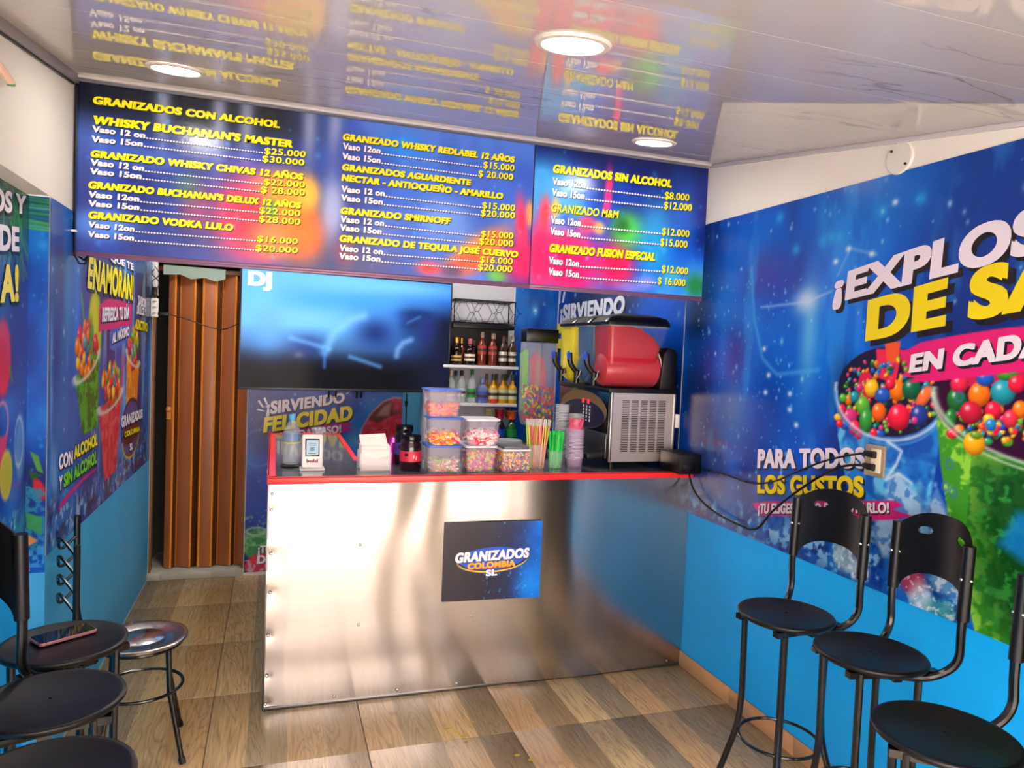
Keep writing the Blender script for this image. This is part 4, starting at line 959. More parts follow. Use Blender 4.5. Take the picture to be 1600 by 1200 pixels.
MENU_A = [('GRANIZADOS CON ALCOHOL', 'h', (-0.657, 2.395), (0.004, 2.395), (-0.658, 2.421), (0.003, 2.42)), ("WHISKY BUCHANAN'S MASTER", 'h', (-0.658, 2.322), (0.056, 2.324), (-0.658, 2.35), (0.055, 2.351)), ('Vaso 12 on', 'w', (-0.657, 2.292), (-0.479, 2.291), (-0.658, 2.313), (-0.479, 2.311)), ('.........................................', 'w', (-0.476, 2.29), (-0.056, 2.287), (-0.476, 2.312), (-0.057, 2.308)), ('$25.000', 'y', (-0.052, 2.285), (0.106, 2.292), (-0.053, 2.31), (0.106, 2.315)), ('Vaso 15on', 'w', (-0.659, 2.254), (-0.487, 2.259), (-0.66, 2.276), (-0.487, 2.279)), ('.........................................', 'w', (-0.483, 2.258), (-0.063, 2.256), (-0.484, 2.279), (-0.063, 2.277)), ('$30.000', 'y', (-0.059, 2.254), (0.102, 2.258), (-0.06, 2.279), (0.101, 2.281)), ('GRANIZADO WHISKY CHIVAS 12 AÑOS', 'h', (-0.662, 2.199), (0.099, 2.2), (-0.662, 2.223), (0.098, 2.224)), ('Vaso 12 on', 'w', (-0.662, 2.169), (-0.481, 2.168), (-0.662, 2.191), (-0.481, 2.188)), ('.........................................', 'w', (-0.478, 2.166), (-0.055, 2.165), (-0.478, 2.188), (-0.055, 2.186)), ('$22.000', 'y', (-0.051, 2.164), (0.107, 2.17), (-0.052, 2.188), (0.106, 2.193)), ('Vaso 15on', 'w', (-0.663, 2.136), (-0.489, 2.137), (-0.663, 2.157), (-0.489, 2.157)), ('.........................................', 'w', (-0.485, 2.136), (-0.065, 2.134), (-0.486, 2.157), (-0.065, 2.155)), ('$ 28.000', 'y', (-0.061, 2.132), (0.108, 2.138), (-0.062, 2.157), (0.107, 2.161)), ("GRANIZADO BUCHANAN'S DELUX 12 AÑOS", 'h', (-0.668, 2.084), (0.093, 2.085), (-0.668, 2.108), (0.092, 2.109)), ('Vaso 12on', 'w', (-0.667, 2.05), (-0.495, 2.051), (-0.667, 2.072), (-0.496, 2.071)), ('.........................................', 'w', (-0.492, 2.049), (-0.07, 2.052), (-0.492, 2.071), (-0.071, 2.073)), ('$22.000', 'y', (-0.066, 2.05), (0.092, 2.052), (-0.067, 2.075), (0.091, 2.076)), ('Vaso 15on', 'w', (-0.666, 2.017), (-0.495, 2.019), (-0.667, 2.038), (-0.495, 2.039)), ('.........................................', 'w', (-0.491, 2.018), (-0.069, 2.017), (-0.492, 2.039), (-0.07, 2.039)), ('$28.000', 'y', (-0.066, 2.016), (0.093, 2.019), (-0.066, 2.041), (0.092, 2.042)), ('GRANIZADO VODKA LULO', 'h', (-0.666, 1.972), (-0.161, 1.972), (-0.667, 1.997), (-0.162, 1.996)), ('Vaso 12on', 'w', (-0.666, 1.939), (-0.51, 1.936), (-0.666, 1.96), (-0.51, 1.956)), ('..........................................', 'w', (-0.506, 1.935), (-0.074, 1.938), (-0.507, 1.956), (-0.075, 1.959)), ('$16.000', 'y', (-0.071, 1.937), (0.085, 1.94), (-0.071, 1.961), (0.085, 1.963)), ('Vaso 15on', 'w', (-0.666, 1.903), (-0.511, 1.902), (-0.667, 1.924), (-0.511, 1.922)), ('..........................................', 'w', (-0.508, 1.9), (-0.08, 1.901), (-0.508, 1.922), (-0.08, 1.923)), ('$20.000', 'y', (-0.076, 1.9), (0.086, 1.904), (-0.077, 1.925), (0.086, 1.927)), ('GRANIZADO WHISKY REDLABEL 12 AÑOS', 'h', (0.249, 2.381), (0.994, 2.378), (0.249, 2.406), (0.993, 2.403)), ('Vaso 12on', 'w', (0.251, 2.344), (0.405, 2.344), (0.25, 2.368), (0.405, 2.367)), ('.....................................', 'w', (0.41, 2.342), (0.847, 2.339), (0.409, 2.367), (0.846, 2.363)), ('$15.000', 'y', (0.852, 2.338), (0.995, 2.341), (0.851, 2.366), (0.994, 2.367)), ('Vaso 15on', 'w', (0.25, 2.303), (0.407, 2.304), (0.249, 2.327), (0.406, 2.327)), ('...................................', 'w', (0.411, 2.303), (0.826, 2.299), (0.41, 2.327), (0.825, 2.323)), ('$ 20.000', 'y', (0.831, 2.298), (0.991, 2.301), (0.83, 2.326), (0.99, 2.327)), ('GRANIZADOS AGUARDIENTE', 'h', (0.25, 2.258), (0.799, 2.256), (0.249, 2.283), (0.798, 2.28)), ('NECTAR - ANTIOQUEÑO - AMARILLO', 'h', (0.25, 2.215), (0.947, 2.213), (0.249, 2.24), (0.946, 2.238)), ('Vaso 12 on', 'w', (0.25, 2.17), (0.429, 2.17), (0.249, 2.194), (0.428, 2.193)), ('...................................', 'w', (0.433, 2.168), (0.849, 2.164), (0.432, 2.193), (0.848, 2.188)), ('$15.000', 'y', (0.854, 2.163), (1.006, 2.166), (0.852, 2.191), (1.005, 2.193)), ('Vaso 15on', 'w', (0.25, 2.134), (0.422, 2.134), (0.249, 2.158), (0.421, 2.157)), ('...................................', 'w', (0.426, 2.133), (0.844, 2.131), (0.425, 2.157), (0.843, 2.154)), ('$20.000', 'y', (0.848, 2.129), (1.008, 2.134), (0.847, 2.157), (1.006, 2.16)), ('GRANIZADO SMIRNOFF', 'h', (0.249, 2.08), (0.715, 2.081), (0.248, 2.106), (0.714, 2.106)), ('Vaso 12 on', 'w', (0.25, 2.046), (0.431, 2.046), (0.249, 2.071), (0.43, 2.069)), ('...................................', 'w', (0.435, 2.045), (0.85, 2.04), (0.434, 2.069), (0.849, 2.064)), ('$15.000', 'y', (0.854, 2.039), (1.003, 2.043), (0.853, 2.067), (1.002, 2.07)), ('Vaso 15on', 'w', (0.249, 2.012), (0.422, 2.011), (0.248, 2.036), (0.421, 2.034)), ('...................................', 'w', (0.426, 2.01), (0.842, 2.007), (0.425, 2.034), (0.841, 2.031)), ('$20.000', 'y', (0.847, 2.006), (1.005, 2.009), (0.845, 2.034), (1.004, 2.036)), ('GRANIZADO DE TEQUILA JOSÉ CUERVO', 'h', (0.248, 1.966), (1.029, 1.963), (0.247, 1.992), (1.028, 1.989)), ('Vaso 12 on', 'w', (0.249, 1.928), (0.429, 1.927), (0.249, 1.953), (0.428, 1.95)), ('...................................', 'w', (0.433, 1.925), (0.849, 1.929), (0.432, 1.95), (0.848, 1.953)), ('$16.000', 'y', (0.853, 1.927), (1.005, 1.93), (0.852, 1.955), (1.004, 1.957)), ('Vaso 15on', 'w', (0.249, 1.895), (0.421, 1.896), (0.249, 1.919), (0.42, 1.919)), ('...................................', 'w', (0.425, 1.894), (0.841, 1.895), (0.424, 1.919), (0.84, 1.919)), ('$20.000', 'y', (0.846, 1.893), (1.005, 1.896), (0.844, 1.921), (1.004, 1.923))]
MENU_B = [('GRANIZADOS SIN ALCOHOL', 'h', (1.177, 2.357), (1.788, 2.357), (1.175, 2.392), (1.786, 2.391)), ('Vaso 12on', 'w', (1.177, 2.303), (1.342, 2.305), (1.176, 2.334), (1.341, 2.334)), ('............................', 'w', (1.347, 2.303), (1.747, 2.302), (1.346, 2.335), (1.746, 2.332)), ('$8.000', 'y', (1.753, 2.3), (1.887, 2.304), (1.751, 2.334), (1.885, 2.335)), ('Vaso 15on', 'w', (1.177, 2.254), (1.339, 2.255), (1.176, 2.284), (1.337, 2.284)), ('.............................', 'w', (1.344, 2.253), (1.746, 2.255), (1.342, 2.285), (1.744, 2.285)), ('$12.000', 'y', (1.752, 2.253), (1.904, 2.257), (1.75, 2.287), (1.902, 2.289)), ('GRANIZADO M&M', 'h', (1.177, 2.182), (1.513, 2.184), (1.175, 2.218), (1.511, 2.218)), ('Vaso 12on', 'w', (1.177, 2.13), (1.326, 2.13), (1.176, 2.161), (1.325, 2.159)), ('.............................', 'w', (1.331, 2.128), (1.743, 2.131), (1.33, 2.159), (1.741, 2.162)), ('$12.000', 'y', (1.748, 2.129), (1.898, 2.131), (1.746, 2.163), (1.896, 2.163)), ('Vaso 15on', 'w', (1.177, 2.08), (1.326, 2.078), (1.176, 2.111), (1.325, 2.107)), ('.............................', 'w', (1.332, 2.076), (1.736, 2.08), (1.33, 2.107), (1.734, 2.111)), ('$15.000', 'y', (1.742, 2.078), (1.891, 2.079), (1.74, 2.112), (1.889, 2.111)), ('GRANIZADO FUSION ESPECIAL', 'h', (1.176, 2.001), (1.719, 2.003), (1.174, 2.036), (1.717, 2.038)), ('Vaso 12on', 'w', (1.176, 1.948), (1.327, 1.945), (1.175, 1.979), (1.325, 1.974)), ('..............................', 'w', (1.332, 1.943), (1.752, 1.953), (1.33, 1.975), (1.75, 1.983)), ('$12.000', 'y', (1.757, 1.951), (1.902, 1.951), (1.755, 1.985), (1.9, 1.983)), ('Vaso 15on', 'w', (1.177, 1.898), (1.329, 1.895), (1.176, 1.929), (1.328, 1.925)), ('............................', 'w', (1.335, 1.893), (1.733, 1.896), (1.333, 1.925), (1.732, 1.927)), ('$ 16.000', 'y', (1.739, 1.894), (1.891, 1.894), (1.737, 1.928), (1.889, 1.926))]
menu_board(XL + .004, 1.089, 'wide menu board on the left listing drinks with liquor in two yellow and white columns', paint_a, MENU_A)
menu_board(1.091, XR - .003, 'square menu board on the right listing drinks without alcohol', paint_b, MENU_B)
MB_cable = MB().tube([(XL + .012, -.03, 2.45), (XL + .012, -.035, 2.1), (XL + .012, -.035, 1.88), (XL + .014, -.04, 1.83), (XL + .03, -.04, 1.80), (XL + .05, -.04, 1.80), (XL + .055, -.03, 1.83), (XL + .04, -.02, 1.815), (XL + .02, -.01, 1.83), (XL + .015, .02, 1.85)], .004, 6)
cb = MB_cable.build('hanging_cable', black_plastic, None, smooth=True); tag(cb, 'black cable hanging down the left end of the menu board', 'cable')
MB().box((XL, -.045, 1.915), (XL + .02, -.028, 1.922)).build('cable_clip', white_plastic, cb)

# ================================================================== DOWNLIGHTS
lamp_glow = mat('lamp_glow', (255, 255, 255), .5, emit=(255, 250, 240), estr=26.0)
for nm, (x, y, z), r, lb in [('a', (0.644, -1.518, 2.259), .087, 'large round recessed ceiling light nearest the camera, centre top'), ('b', (-0.324, -0.453, 2.421), .088, 'round recessed ceiling light above the left end of the menu board'), ('c', (1.467, -0.419, 2.426), .088, 'round recessed ceiling light above the right end of the menu board'),
                          ('d', (.1, -2.9, zc(-2.9)), .088, 'round recessed ceiling light above the camera, out of view')]:
    if nm == 'd': continue
    t = empty('downlight', (x, y, z), lb, 'lamp', 'recessed ceiling lights')
    t.rotation_euler = (sl, 0, 0)
    MB().lathe([(r * .80, -.002), (r * .84, -.007), (r * 1.0, -.006), (r * 1.04, -.001), (r * 1.04, 0.0)], 40, caps=False).build('rim', mat('lamp_rim', (225, 215, 205), .4), t, smooth=True, world=False)
    MB().lathe([(0.0, -.0035), (r * .82, -.0035)], 40, caps=False).build('lens', lamp_glow, t, world=False)

for x, y, lb in [(-.28, 1.0, 'unseen round ceiling light added to brighten the passage to the folding door'), (.6, 1.05, 'unseen round ceiling light added to brighten the back area, behind the menu board in the middle'), (1.4, .95, 'unseen round ceiling light added to brighten the back area, behind the menu board on the right')]:  # added lamps, out of view, that brighten the back area
    t = empty('downlight', (x, y, 2.55), lb, 'lamp', 'recessed ceiling lights')
    MB().lathe([(.10, -.002), (.105, -.010), (.13, -.008), (.13, 0)], 32, caps=False).build('rim', mat('lamp_rim'), t, smooth=True, world=False)
    MB().lathe([(0.0, -.004), (.102, -.004)], 32, caps=False).build('lens', mat('added_lamp_glow', (255, 255, 255), .5, emit=(255, 250, 242), estr=50.0), t, world=False)
# ================================================================== COUNTER
ctr = empty('service_counter', (1.0, .22, 0), 'stainless steel clad L shaped service counter with red edging', 'counter')
core = mat('counter_core', (60, 60, 64), .6)
HT = 0.97
MB().box((.008, .012, .0), (XR - .006, .44, HT - .004)).box((.008, .44, 0), (.40, 1.50, HT - .004)).box((1.56, .44, 0), (XR - .006, .98, HT - .004)).build('carcass', core, ctr)
# front steel sheet with dents
def steel_mat():
    m = mat('brushed_sheet', (205, 200, 198), .16, 1.0, aniso=.85)
    nt = m.node_tree; N = nt.nodes; Lk = nt.links; b = N['Principled BSDF']
    geo = N.new('ShaderNodeNewGeometry'); mp = N.new('ShaderNodeMapping'); mp.inputs['Scale'].default_value = (1.5, 1, 120)
    Lk.new(geo.outputs['Position'], mp.inputs[0])
    nz = N.new('ShaderNodeTexNoise'); nz.inputs['Scale'].default_value = 1.5; nz.inputs['Detail'].default_value = 6; Lk.new(mp.outputs[0], nz.inputs['Vector'])
    nz2 = N.new('ShaderNodeTexNoise'); nz2.inputs['Scale'].default_value = 3.0; nz2.inputs['Detail'].default_value = 5; Lk.new(geo.outputs['Position'], nz2.inputs['Vector'])
    mr = N.new('ShaderNodeMapRange'); b.inputs['Roughness'].default_value = .17
    mr2 = N.new('ShaderNodeMapRange'); mr2.inputs['To Min'].default_value = .88; mr2.inputs['To Max'].default_value = 1.08; Lk.new(nz.outputs[0], mr2.inputs['Value'])
    sc = N.new('ShaderNodeVectorMath'); sc.operation = 'SCALE'; sc.inputs[0].default_value = lin((186, 180, 177)); Lk.new(mr2.outputs[0], sc.inputs['Scale']); Lk.new(sc.outputs[0], b.inputs['Base Color'])
    cx_ = N.new('ShaderNodeCombineXYZ'); cx_.inputs[2].default_value = 1.0; Lk.new(cx_.outputs[0], b.inputs['Tangent'])
    bp = N.new('ShaderNodeBump'); bp.inputs['Strength'].default_value = .02; bp.inputs['Distance'].default_value = .0005; Lk.new(nz.outputs[0], bp.inputs['Height']); Lk.new(bp.outputs[0], b.inputs['Normal'])
    return m
sheet = steel_mat()
nx, nz_ = 260, 130
X, Z = np.meshgrid(np.linspace(0, XR - .002, nx), np.linspace(.012, HT, nz_))
screws_l = [(0.013, 0.913), (0.012, 0.846), (0.015, 0.664), (0.016, 0.5), (0.013, 0.319), (0.013, 0.148), (0.011, 0.028)]
Y = .0012 * np.exp(-X / .05) * np.sin(Z * 42) + .0009 * np.exp(-X / .10) * np.sin(X * 45 + 1.2 * np.sin(Z * 9))
bul = np.where(X < 1.45, np.clip((X - .85) / .6, 0, 1), np.clip((1.99 - X) / .54, 0, 1))  # broad bow added to turn the sheet's reflection towards the dark leaf
Y += -.022 * (.5 - .5 * np.cos(np.pi * bul)) + .006 * np.exp(-((X - .58 - .05 * np.sin(Z * 5.5 + 2.2)) / .075) ** 2) * .35
Y += .0030 * np.sin(X * 3.6 + .35 * np.sin(Z * 3.2) + .6) * np.clip(1 - X / 1.9, .15, 1) + .0007 * np.sin(X * 12 + 1.1 * np.sin(Z * 4.5 + 1)) * np.clip(1.5 - X, .1, 1)
for (sx, sz) in screws_l: Y += .0028 * np.exp(-(((X - sx) / .020) ** 2 + ((Z - sz) / .020) ** 2))
for (sx, sz) in [(0.379, 0.685), (0.383, 0.335), (1.38, 0.687), (1.691, 0.684), (1.387, 0.341), (1.689, 0.338), (0.889, 0.336)]: Y += .0004 * np.exp(-(((X - sx) / .012) ** 2 + ((Z - sz) / .012) ** 2))
me = bpy.data.meshes.new('front_sheet')
o0 = wloc(ctr)
co = np.stack([X - o0.x, Y - .002 - o0.y, Z - o0.z], -1).reshape(-1)
idx = np.arange(nx * nz_).reshape(nz_, nx)
q = np.stack([idx[:-1, :-1], idx[:-1, 1:], idx[1:, 1:], idx[1:, :-1]], -1).reshape(-1, 4)
me.vertices.add(nx * nz_); me.vertices.foreach_set('co', co.astype(np.float32))
me.loops.add(q.size); me.loops.foreach_set('vertex_index', q.reshape(-1).astype(np.int32))
me.polygons.add(len(q)); me.polygons.foreach_set('loop_start', np.arange(0, q.size, 4, dtype=np.int32))
me.polygons.foreach_set('use_smooth', [True] * len(q)); me.update(calc_edges=True); me.materials.append(sheet)
fs_ = link_mesh('front_sheet', me, ctr)
MB().box((-.004, -.001, .0), (.004, 1.50, HT)).build('left_side_sheet', steel_dark, ctr, bevel=.001)
MB().box((.0, -.006, .0), (XR - .004, .002, .014)).build('bottom_channel', steel_dark, ctr, bevel=.002)
for (sx, sz) in screws_l + [(0.379, 0.685), (0.383, 0.335), (1.38, 0.687), (1.691, 0.684), (1.387, 0.341), (1.689, 0.338), (0.889, 0.336)] + [(.02 + .27 * k, .03) for k in range(1, 8)]:
    MB().ball((sx, -.0035, sz), (.006, .003, .006), 10, 6).build('screw', steel, ctr, smooth=True)
top = mat('worktop_grey', (96, 98, 106), .12, coat=.3, var=((3, 3, 3), .05))
MB().box((.0, -.026, HT - .001), (XR - .006, .44, HT + .012)).build('worktop', top, ctr)
MB().box((.0, .44, HT - .004), (.40, 1.50, HT + .012)).build('worktop', top, ctr)
MB().box((1.56, .44, HT - .004), (XR - .006, .98, HT + .012)).build('worktop', top, ctr)
TT = HT + .012
e = MB(); e.box((-.006, -.032, HT - .012), (XR - .004, -.026, TT + .003)); e.box((-.006, -.032, TT), (XR - .004, .004, TT + .003)); e.build('front_edging', red_trim, ctr, bevel=.001)
e = MB(); e.box((-.008, .0, HT - .012), (.0, 1.505, TT + .003)); e.box((-.006, .022, TT), (.026, 1.505, TT + .003)); e.build('left_edging', red_trim, ctr, bevel=.001)
e = MB(); e.box((.0, 1.475, TT), (.41, 1.505, TT + .003)); e.box((.385, .46, TT), (.41, 1.475, TT + .003)); e.box((.385, .435, TT), (.55, .46, TT + .003)); e.build('inner_edging', red_trim, ctr, bevel=.001)
# logo panel on the counter front
lg = empty('logo_sign', (1.1, -.004, .5), 'square dark blue sign reading GRANIZADOS COLOMBIA SL on the counter front', 'sign')
lq = [(0.747, 0.77), (1.201, 0.769), (1.202, 0.409), (0.744, 0.414)]
lu0, lu1 = (lq[0][0] + lq[3][0]) / 2, (lq[1][0] + lq[2][0]) / 2; lv0, lv1 = (lq[2][1] + lq[3][1]) / 2, (lq[0][1] + lq[1][1]) / 2
fu = Vector((1, -.048, 0)); PL['F'] = (Vector((0, -.006 + .048 * lu0, 0)), fu, Vector((-.048, -1, 0)))
bkb = MB(); bkb.add([to3('F', u_, v_, n_) for n_ in (0, .0018) for (u_, v_) in ((lu0, lv0), (lu1, lv0), (lu1, lv1), (lu0, lv1))], [(0, 1, 2, 3), (4, 5, 6, 7), (0, 1, 5, 4), (1, 2, 6, 5), (2, 3, 7, 6), (3, 0, 4, 7)]); bkb.build('backing', black_plastic, lg)
c = Canvas('F', lu0, lu1, lv0, lv1, .0025)
t_ = np.clip((c.U - lu0) / (lu1 - lu0) + .25 * (fbm(c.U, c.V, 12, 5) - .5), 0, 1)
c.C[:] = np.array((30, 30, 46)); c.mix((26, 46, 110), np.clip(t_ * 1.6 - .5, 0, 1)); c.mix((10, 110, 225), np.clip((t_ - .68) * 3.4, 0, 1))
c.blob((lu1 - .05, lv0 + .07), .06, .08, (10, 140, 245), .8)
c.stars(70, .0015, .005, (60, 190, 255), (lu0 + .18, lu1, lv0, lv0 + .16)); c.stars(50, .001, .004, (60, 190, 255), (lu0 + .25, lu1, lv0, lv1))
oc = ((lu0 + lu1) / 2 - .002, (lv0 + lv1) / 2 + .0)
c.disc((oc[0], oc[1] + .004), .165, .058, (240, 210, 90), 1, .04); c.disc((oc[0], oc[1] + .009), .165, .056, (24, 30, 60), 1, .04); c.disc((oc[0], oc[1] + .011), .155, .052, (40, 90, 210), 1, .04)
c.build('print_sheet', print_mat('gloss_print', .2, None), lg, .002)
def Fq(x0, z0, x1, z1, h): return (x0, z0), (x1, z1), (x0, z0 + h), (x1, z1 + h)
lettering('GRANIZADOS', 'F', *Fq(oc[0] - .175, oc[1] - .002, oc[0] + .170, oc[1] + .012, .042), [white_ink, mat('navy_ink', (26, 30, 84), .4)], lg, shadow=(.002, -.005), bold=.05, n=.004, slant=.1)
lettering('COLOMBIA', 'F', *Fq(oc[0] - .115, oc[1] - .034, oc[0] + .108, oc[1] - .026, .026), [mat('orange_ink', (250, 180, 40), .4), mat('crimson_ink', (190, 30, 60), .4)], lg, shadow=(.001, -.004), bold=.05, n=.004)
lettering('SL', 'F', *Fq(oc[0] - .030, oc[1] - .068, oc[0] + .024, oc[1] - .066, .026), [white_ink, mat('navy_ink')], lg, shadow=(.002, -.003), bold=.05, n=.004)

# ================================================================== TELEVISION
tvu = Vector((1.355, .09, 0)).normalized(); tvn = Vector((tvu.y, -tvu.x, 0))
tv0 = Vector((-.200, 1.62, 0))
PL['T'] = (tv0, tvu, tvn)
tv = empty('television', tuple(tv0 + tvu * .67 + Vector((0, 0, 1.24))), 'large flat television showing a blurred blue concert picture on the back wall', 'television')
def tvbox(u0, u1, v0, v1, n0, n1, name, m, bev=.002, par=None):
    b = MB(); vs = []
    for n in (n0, n1):
        for (u, v) in ((u0, v0), (u1, v0), (u1, v1), (u0, v1)): vs.append(to3('T', u, v, n))
    b.add(vs, [(0, 1, 2, 3), (4, 5, 6, 7), (0, 1, 5, 4), (1, 2, 6, 5), (2, 3, 7, 6), (3, 0, 4, 7)])
    return b.build(name, m, par or tv, bevel=bev)
TW, TZ0, TZ1 = 1.35, 1.240, 1.988
tvbox(0, TW, TZ0, TZ1, -.03, 0, 'casing', black_plastic)
for a in ((0, TW, TZ1 - .010, TZ1), (0, TW, TZ0, TZ0 + .016), (0, .009, TZ0, TZ1), (TW - .009, TW, TZ0, TZ1)): tvbox(*a, 0, .004, 'bezel', mat('bezel_grey', (46, 50, 58), .3, .5), .001)
c = Canvas('T', .009, TW - .009, TZ0 + .016, TZ1 - .010, .009)
tu = (c.U - .009) / (TW - .018); tvv = (c.V - TZ0) / (TZ1 - TZ0)
c.C[:] = np.array((96, 166, 232)); c.mix((24, 80, 180), np.clip((tu - .45) * 1.6, 0, 1)); c.mix((10, 16, 40), np.clip((.55 - tvv) * 2.6, 0, 1)); c.mix((4, 5, 12), np.clip((.36 - tvv) * 5, 0, 1))
c.mix((6, 14, 40), np.clip((tu - .72) * 4, 0, 1) * np.clip((.86 - tvv) * 5, 0, 1))
def T(a, b): return (.009 + a * (TW - .018), TZ0 + b * (TZ1 - TZ0))
for p, ru, rv, col, a in [(T(.10, .75), .12, .09, (120, 190, 240), .7), (T(.12, .5), .10, .14, (90, 150, 220), .8), (T(.32, .62), .2, .07, (120, 180, 236), .6), (T(.55, .78), .5, .08, (60, 140, 215), .8), (T(.68, .93), .6, .06, (110, 180, 232), .8),
                          (T(.30, .38), .10, .07, (20, 40, 110), .7), (T(.62, .52), .14, .10, (14, 30, 90), .85), (T(.8, .62), .10, .10, (10, 24, 70), .7), (T(.84, .70), .12, .03, (10, 34, 90), .8), (T(.88, .56), .04, .08, (30, 20, 110), .5)]:
    c.blob(p, ru, rv, col, a)
c.stroke([T(.38, .33), T(.42, .50), T(.50, .62), T(.56, .66)], .030, (120, 180, 236), .6)
c.stroke([T(.22, .44), T(.40, .36)], .016, (110, 170, 230), .55); c.stroke([T(.5, .30), T(.65, .22)], .014, (90, 150, 215), .6); c.stroke([T(.73, .32), T(.735, .38), T(.76, .44), T(.80, .47)], .020, (120, 165, 215), .6)
c.stroke([T(.38, .2), T(.38, .36)], .010, (60, 120, 210), .6); c.stroke([T(.78, .62), T(.84, .68)], .010, (90, 150, 220), .35)
c.blob(T(.26, .30), .03, .02, (150, 110, 130), .5)
tvm = print_mat('tv_screen', .10, None, emit=.85); tvm.node_tree.nodes['Principled BSDF'].inputs['Specular IOR Level'].default_value = .04
c.build('screen_picture', tvm, tv, .0015)
lettering('DJ', 'T', T(.025, .862), T(.13, .862), T(.025, .97), T(.13, .97), [mat('dj_ink', (20, 20, 20), .4, emit=(205, 226, 246), estr=.95), shadow_ink], tv, bold=.06, n=.003)
c = None
brk = MB()
for u in (.52, .62, .72): brk.add([], [])
for px_ in (.555, .60, .735, .765):
    p0 = to3('T', px_, TZ0 + .03, -.04); p1 = to3('T', px_, TZ0 - .045, -.05)
    brk.tube([p0, p1, p1 + Vector((.0, .02, .01))], .007, 6)
brk.box(tuple(to3('T', .5, 1.4, -.10)), tuple(to3('T', .85, 1.6, -.03) + Vector((0, .08, 0))))
brk.build('wall_bracket', black_plastic, tv, smooth=True)

# ================================================================== LIQUOR SHELF
shf = empty('wall_shelf', (1.3, YB, 1.17), 'white wall shelf unit holding liquor bottles behind the counter', 'shelf')
shw = mat('shelf_white', (222, 220, 224), .4)
MB().box((.99, YB - .008, .80), (1.64, YB - .002, 2.0)).build('back_panel', mat('shelf_back', (196, 196, 206), .5), shf)
for z in (1.172, 1.435):
    MB().box((1.0, YB - .16, z - .02), (1.645, YB - .008, z)).build('shelf_board', shw, shf, bevel=.001)
MB().box((.985, YB - .16, .80), (1.0, YB - .004, 1.7)).build('side_board', shw, shf, bevel=.001)
MB().box((1.0, YB - .16, .88), (1.70, YB - .008, .9)).build('shelf_board', shw, shf, bevel=.001)
for z in (1.152, 1.415): MB().prism([(YB - .008, z), (YB - .12, z), (YB - .008, z - .09)], 'x', 1.61, 1.616).build('bracket', mat('bracket_grey', (120, 120, 130), .4), shf)
bk = empty('wire_basket', (1.37, 1.78, 1.70), 'black hexagon wire basket lying on a black rack above the liquor bottles', 'basket')
b = MB(); X0, X1, Y0, Y1, Z0, Z1 = 1.165, 1.60, YB - .16, YB - .02, 1.73, 1.885
for y in (Y0, Y1):
    for z, r in ((Z0, .004), (Z1, .005)): b.tube([(X0, y, z), (X1, y, z)], r, 6)
for x in (X0, X1):
    for y in (Y0, Y1): b.tube([(x, y, Z0), (x, y, Z1)], .004, 6)
    for z in (Z0, Z1): b.tube([(x, Y0, z), (x, Y1, z)], .004, 6)
b.build('basket_frame', black_metal, bk, smooth=True)
b = MB()
for y in (Y0, Y1):
    for k in range(3):
        cx = X0 + .08 + k * .16; cz = (Z0 + Z1) / 2; h = (Z1 - Z0) / 2
        pts = [(cx - .07, y, cz), (cx - .035, y, cz + h * .85), (cx + .035, y, cz + h * .85), (cx + .07, y, cz), (cx + .035, y, cz - h * .85), (cx - .035, y, cz - h * .85)]
        b.tube(pts, .002, 5, closed=True); b.tube([(cx + .07, y, cz), (cx + .09, y, cz)], .002, 5)
        for q_ in ((-.035, 1), (.035, 1), (-.035, -1), (.035, -1)): b.tube([(cx + q_[0], y, cz + q_[1] * h * .85), (cx + q_[0] * 1.4, y, cz + q_[1] * h)], .002, 5)
b.build('wire_pattern', black_metal, bk, smooth=True)
rk = empty('black_rack', (1.37, 1.78, 1.60), 'black wooden rack board behind the whisky bottles', 'rack')
MB().box((1.16, YB - .165, 1.69), (1.60, YB - .02, 1.722)).build('rack_board', black_plastic, rk, bevel=.002)
MB().box((1.16, YB - .03, 1.437), (1.60, YB - .012, 1.69)).build('rack_back', mat('rack_back', (24, 22, 26), .5), rk)

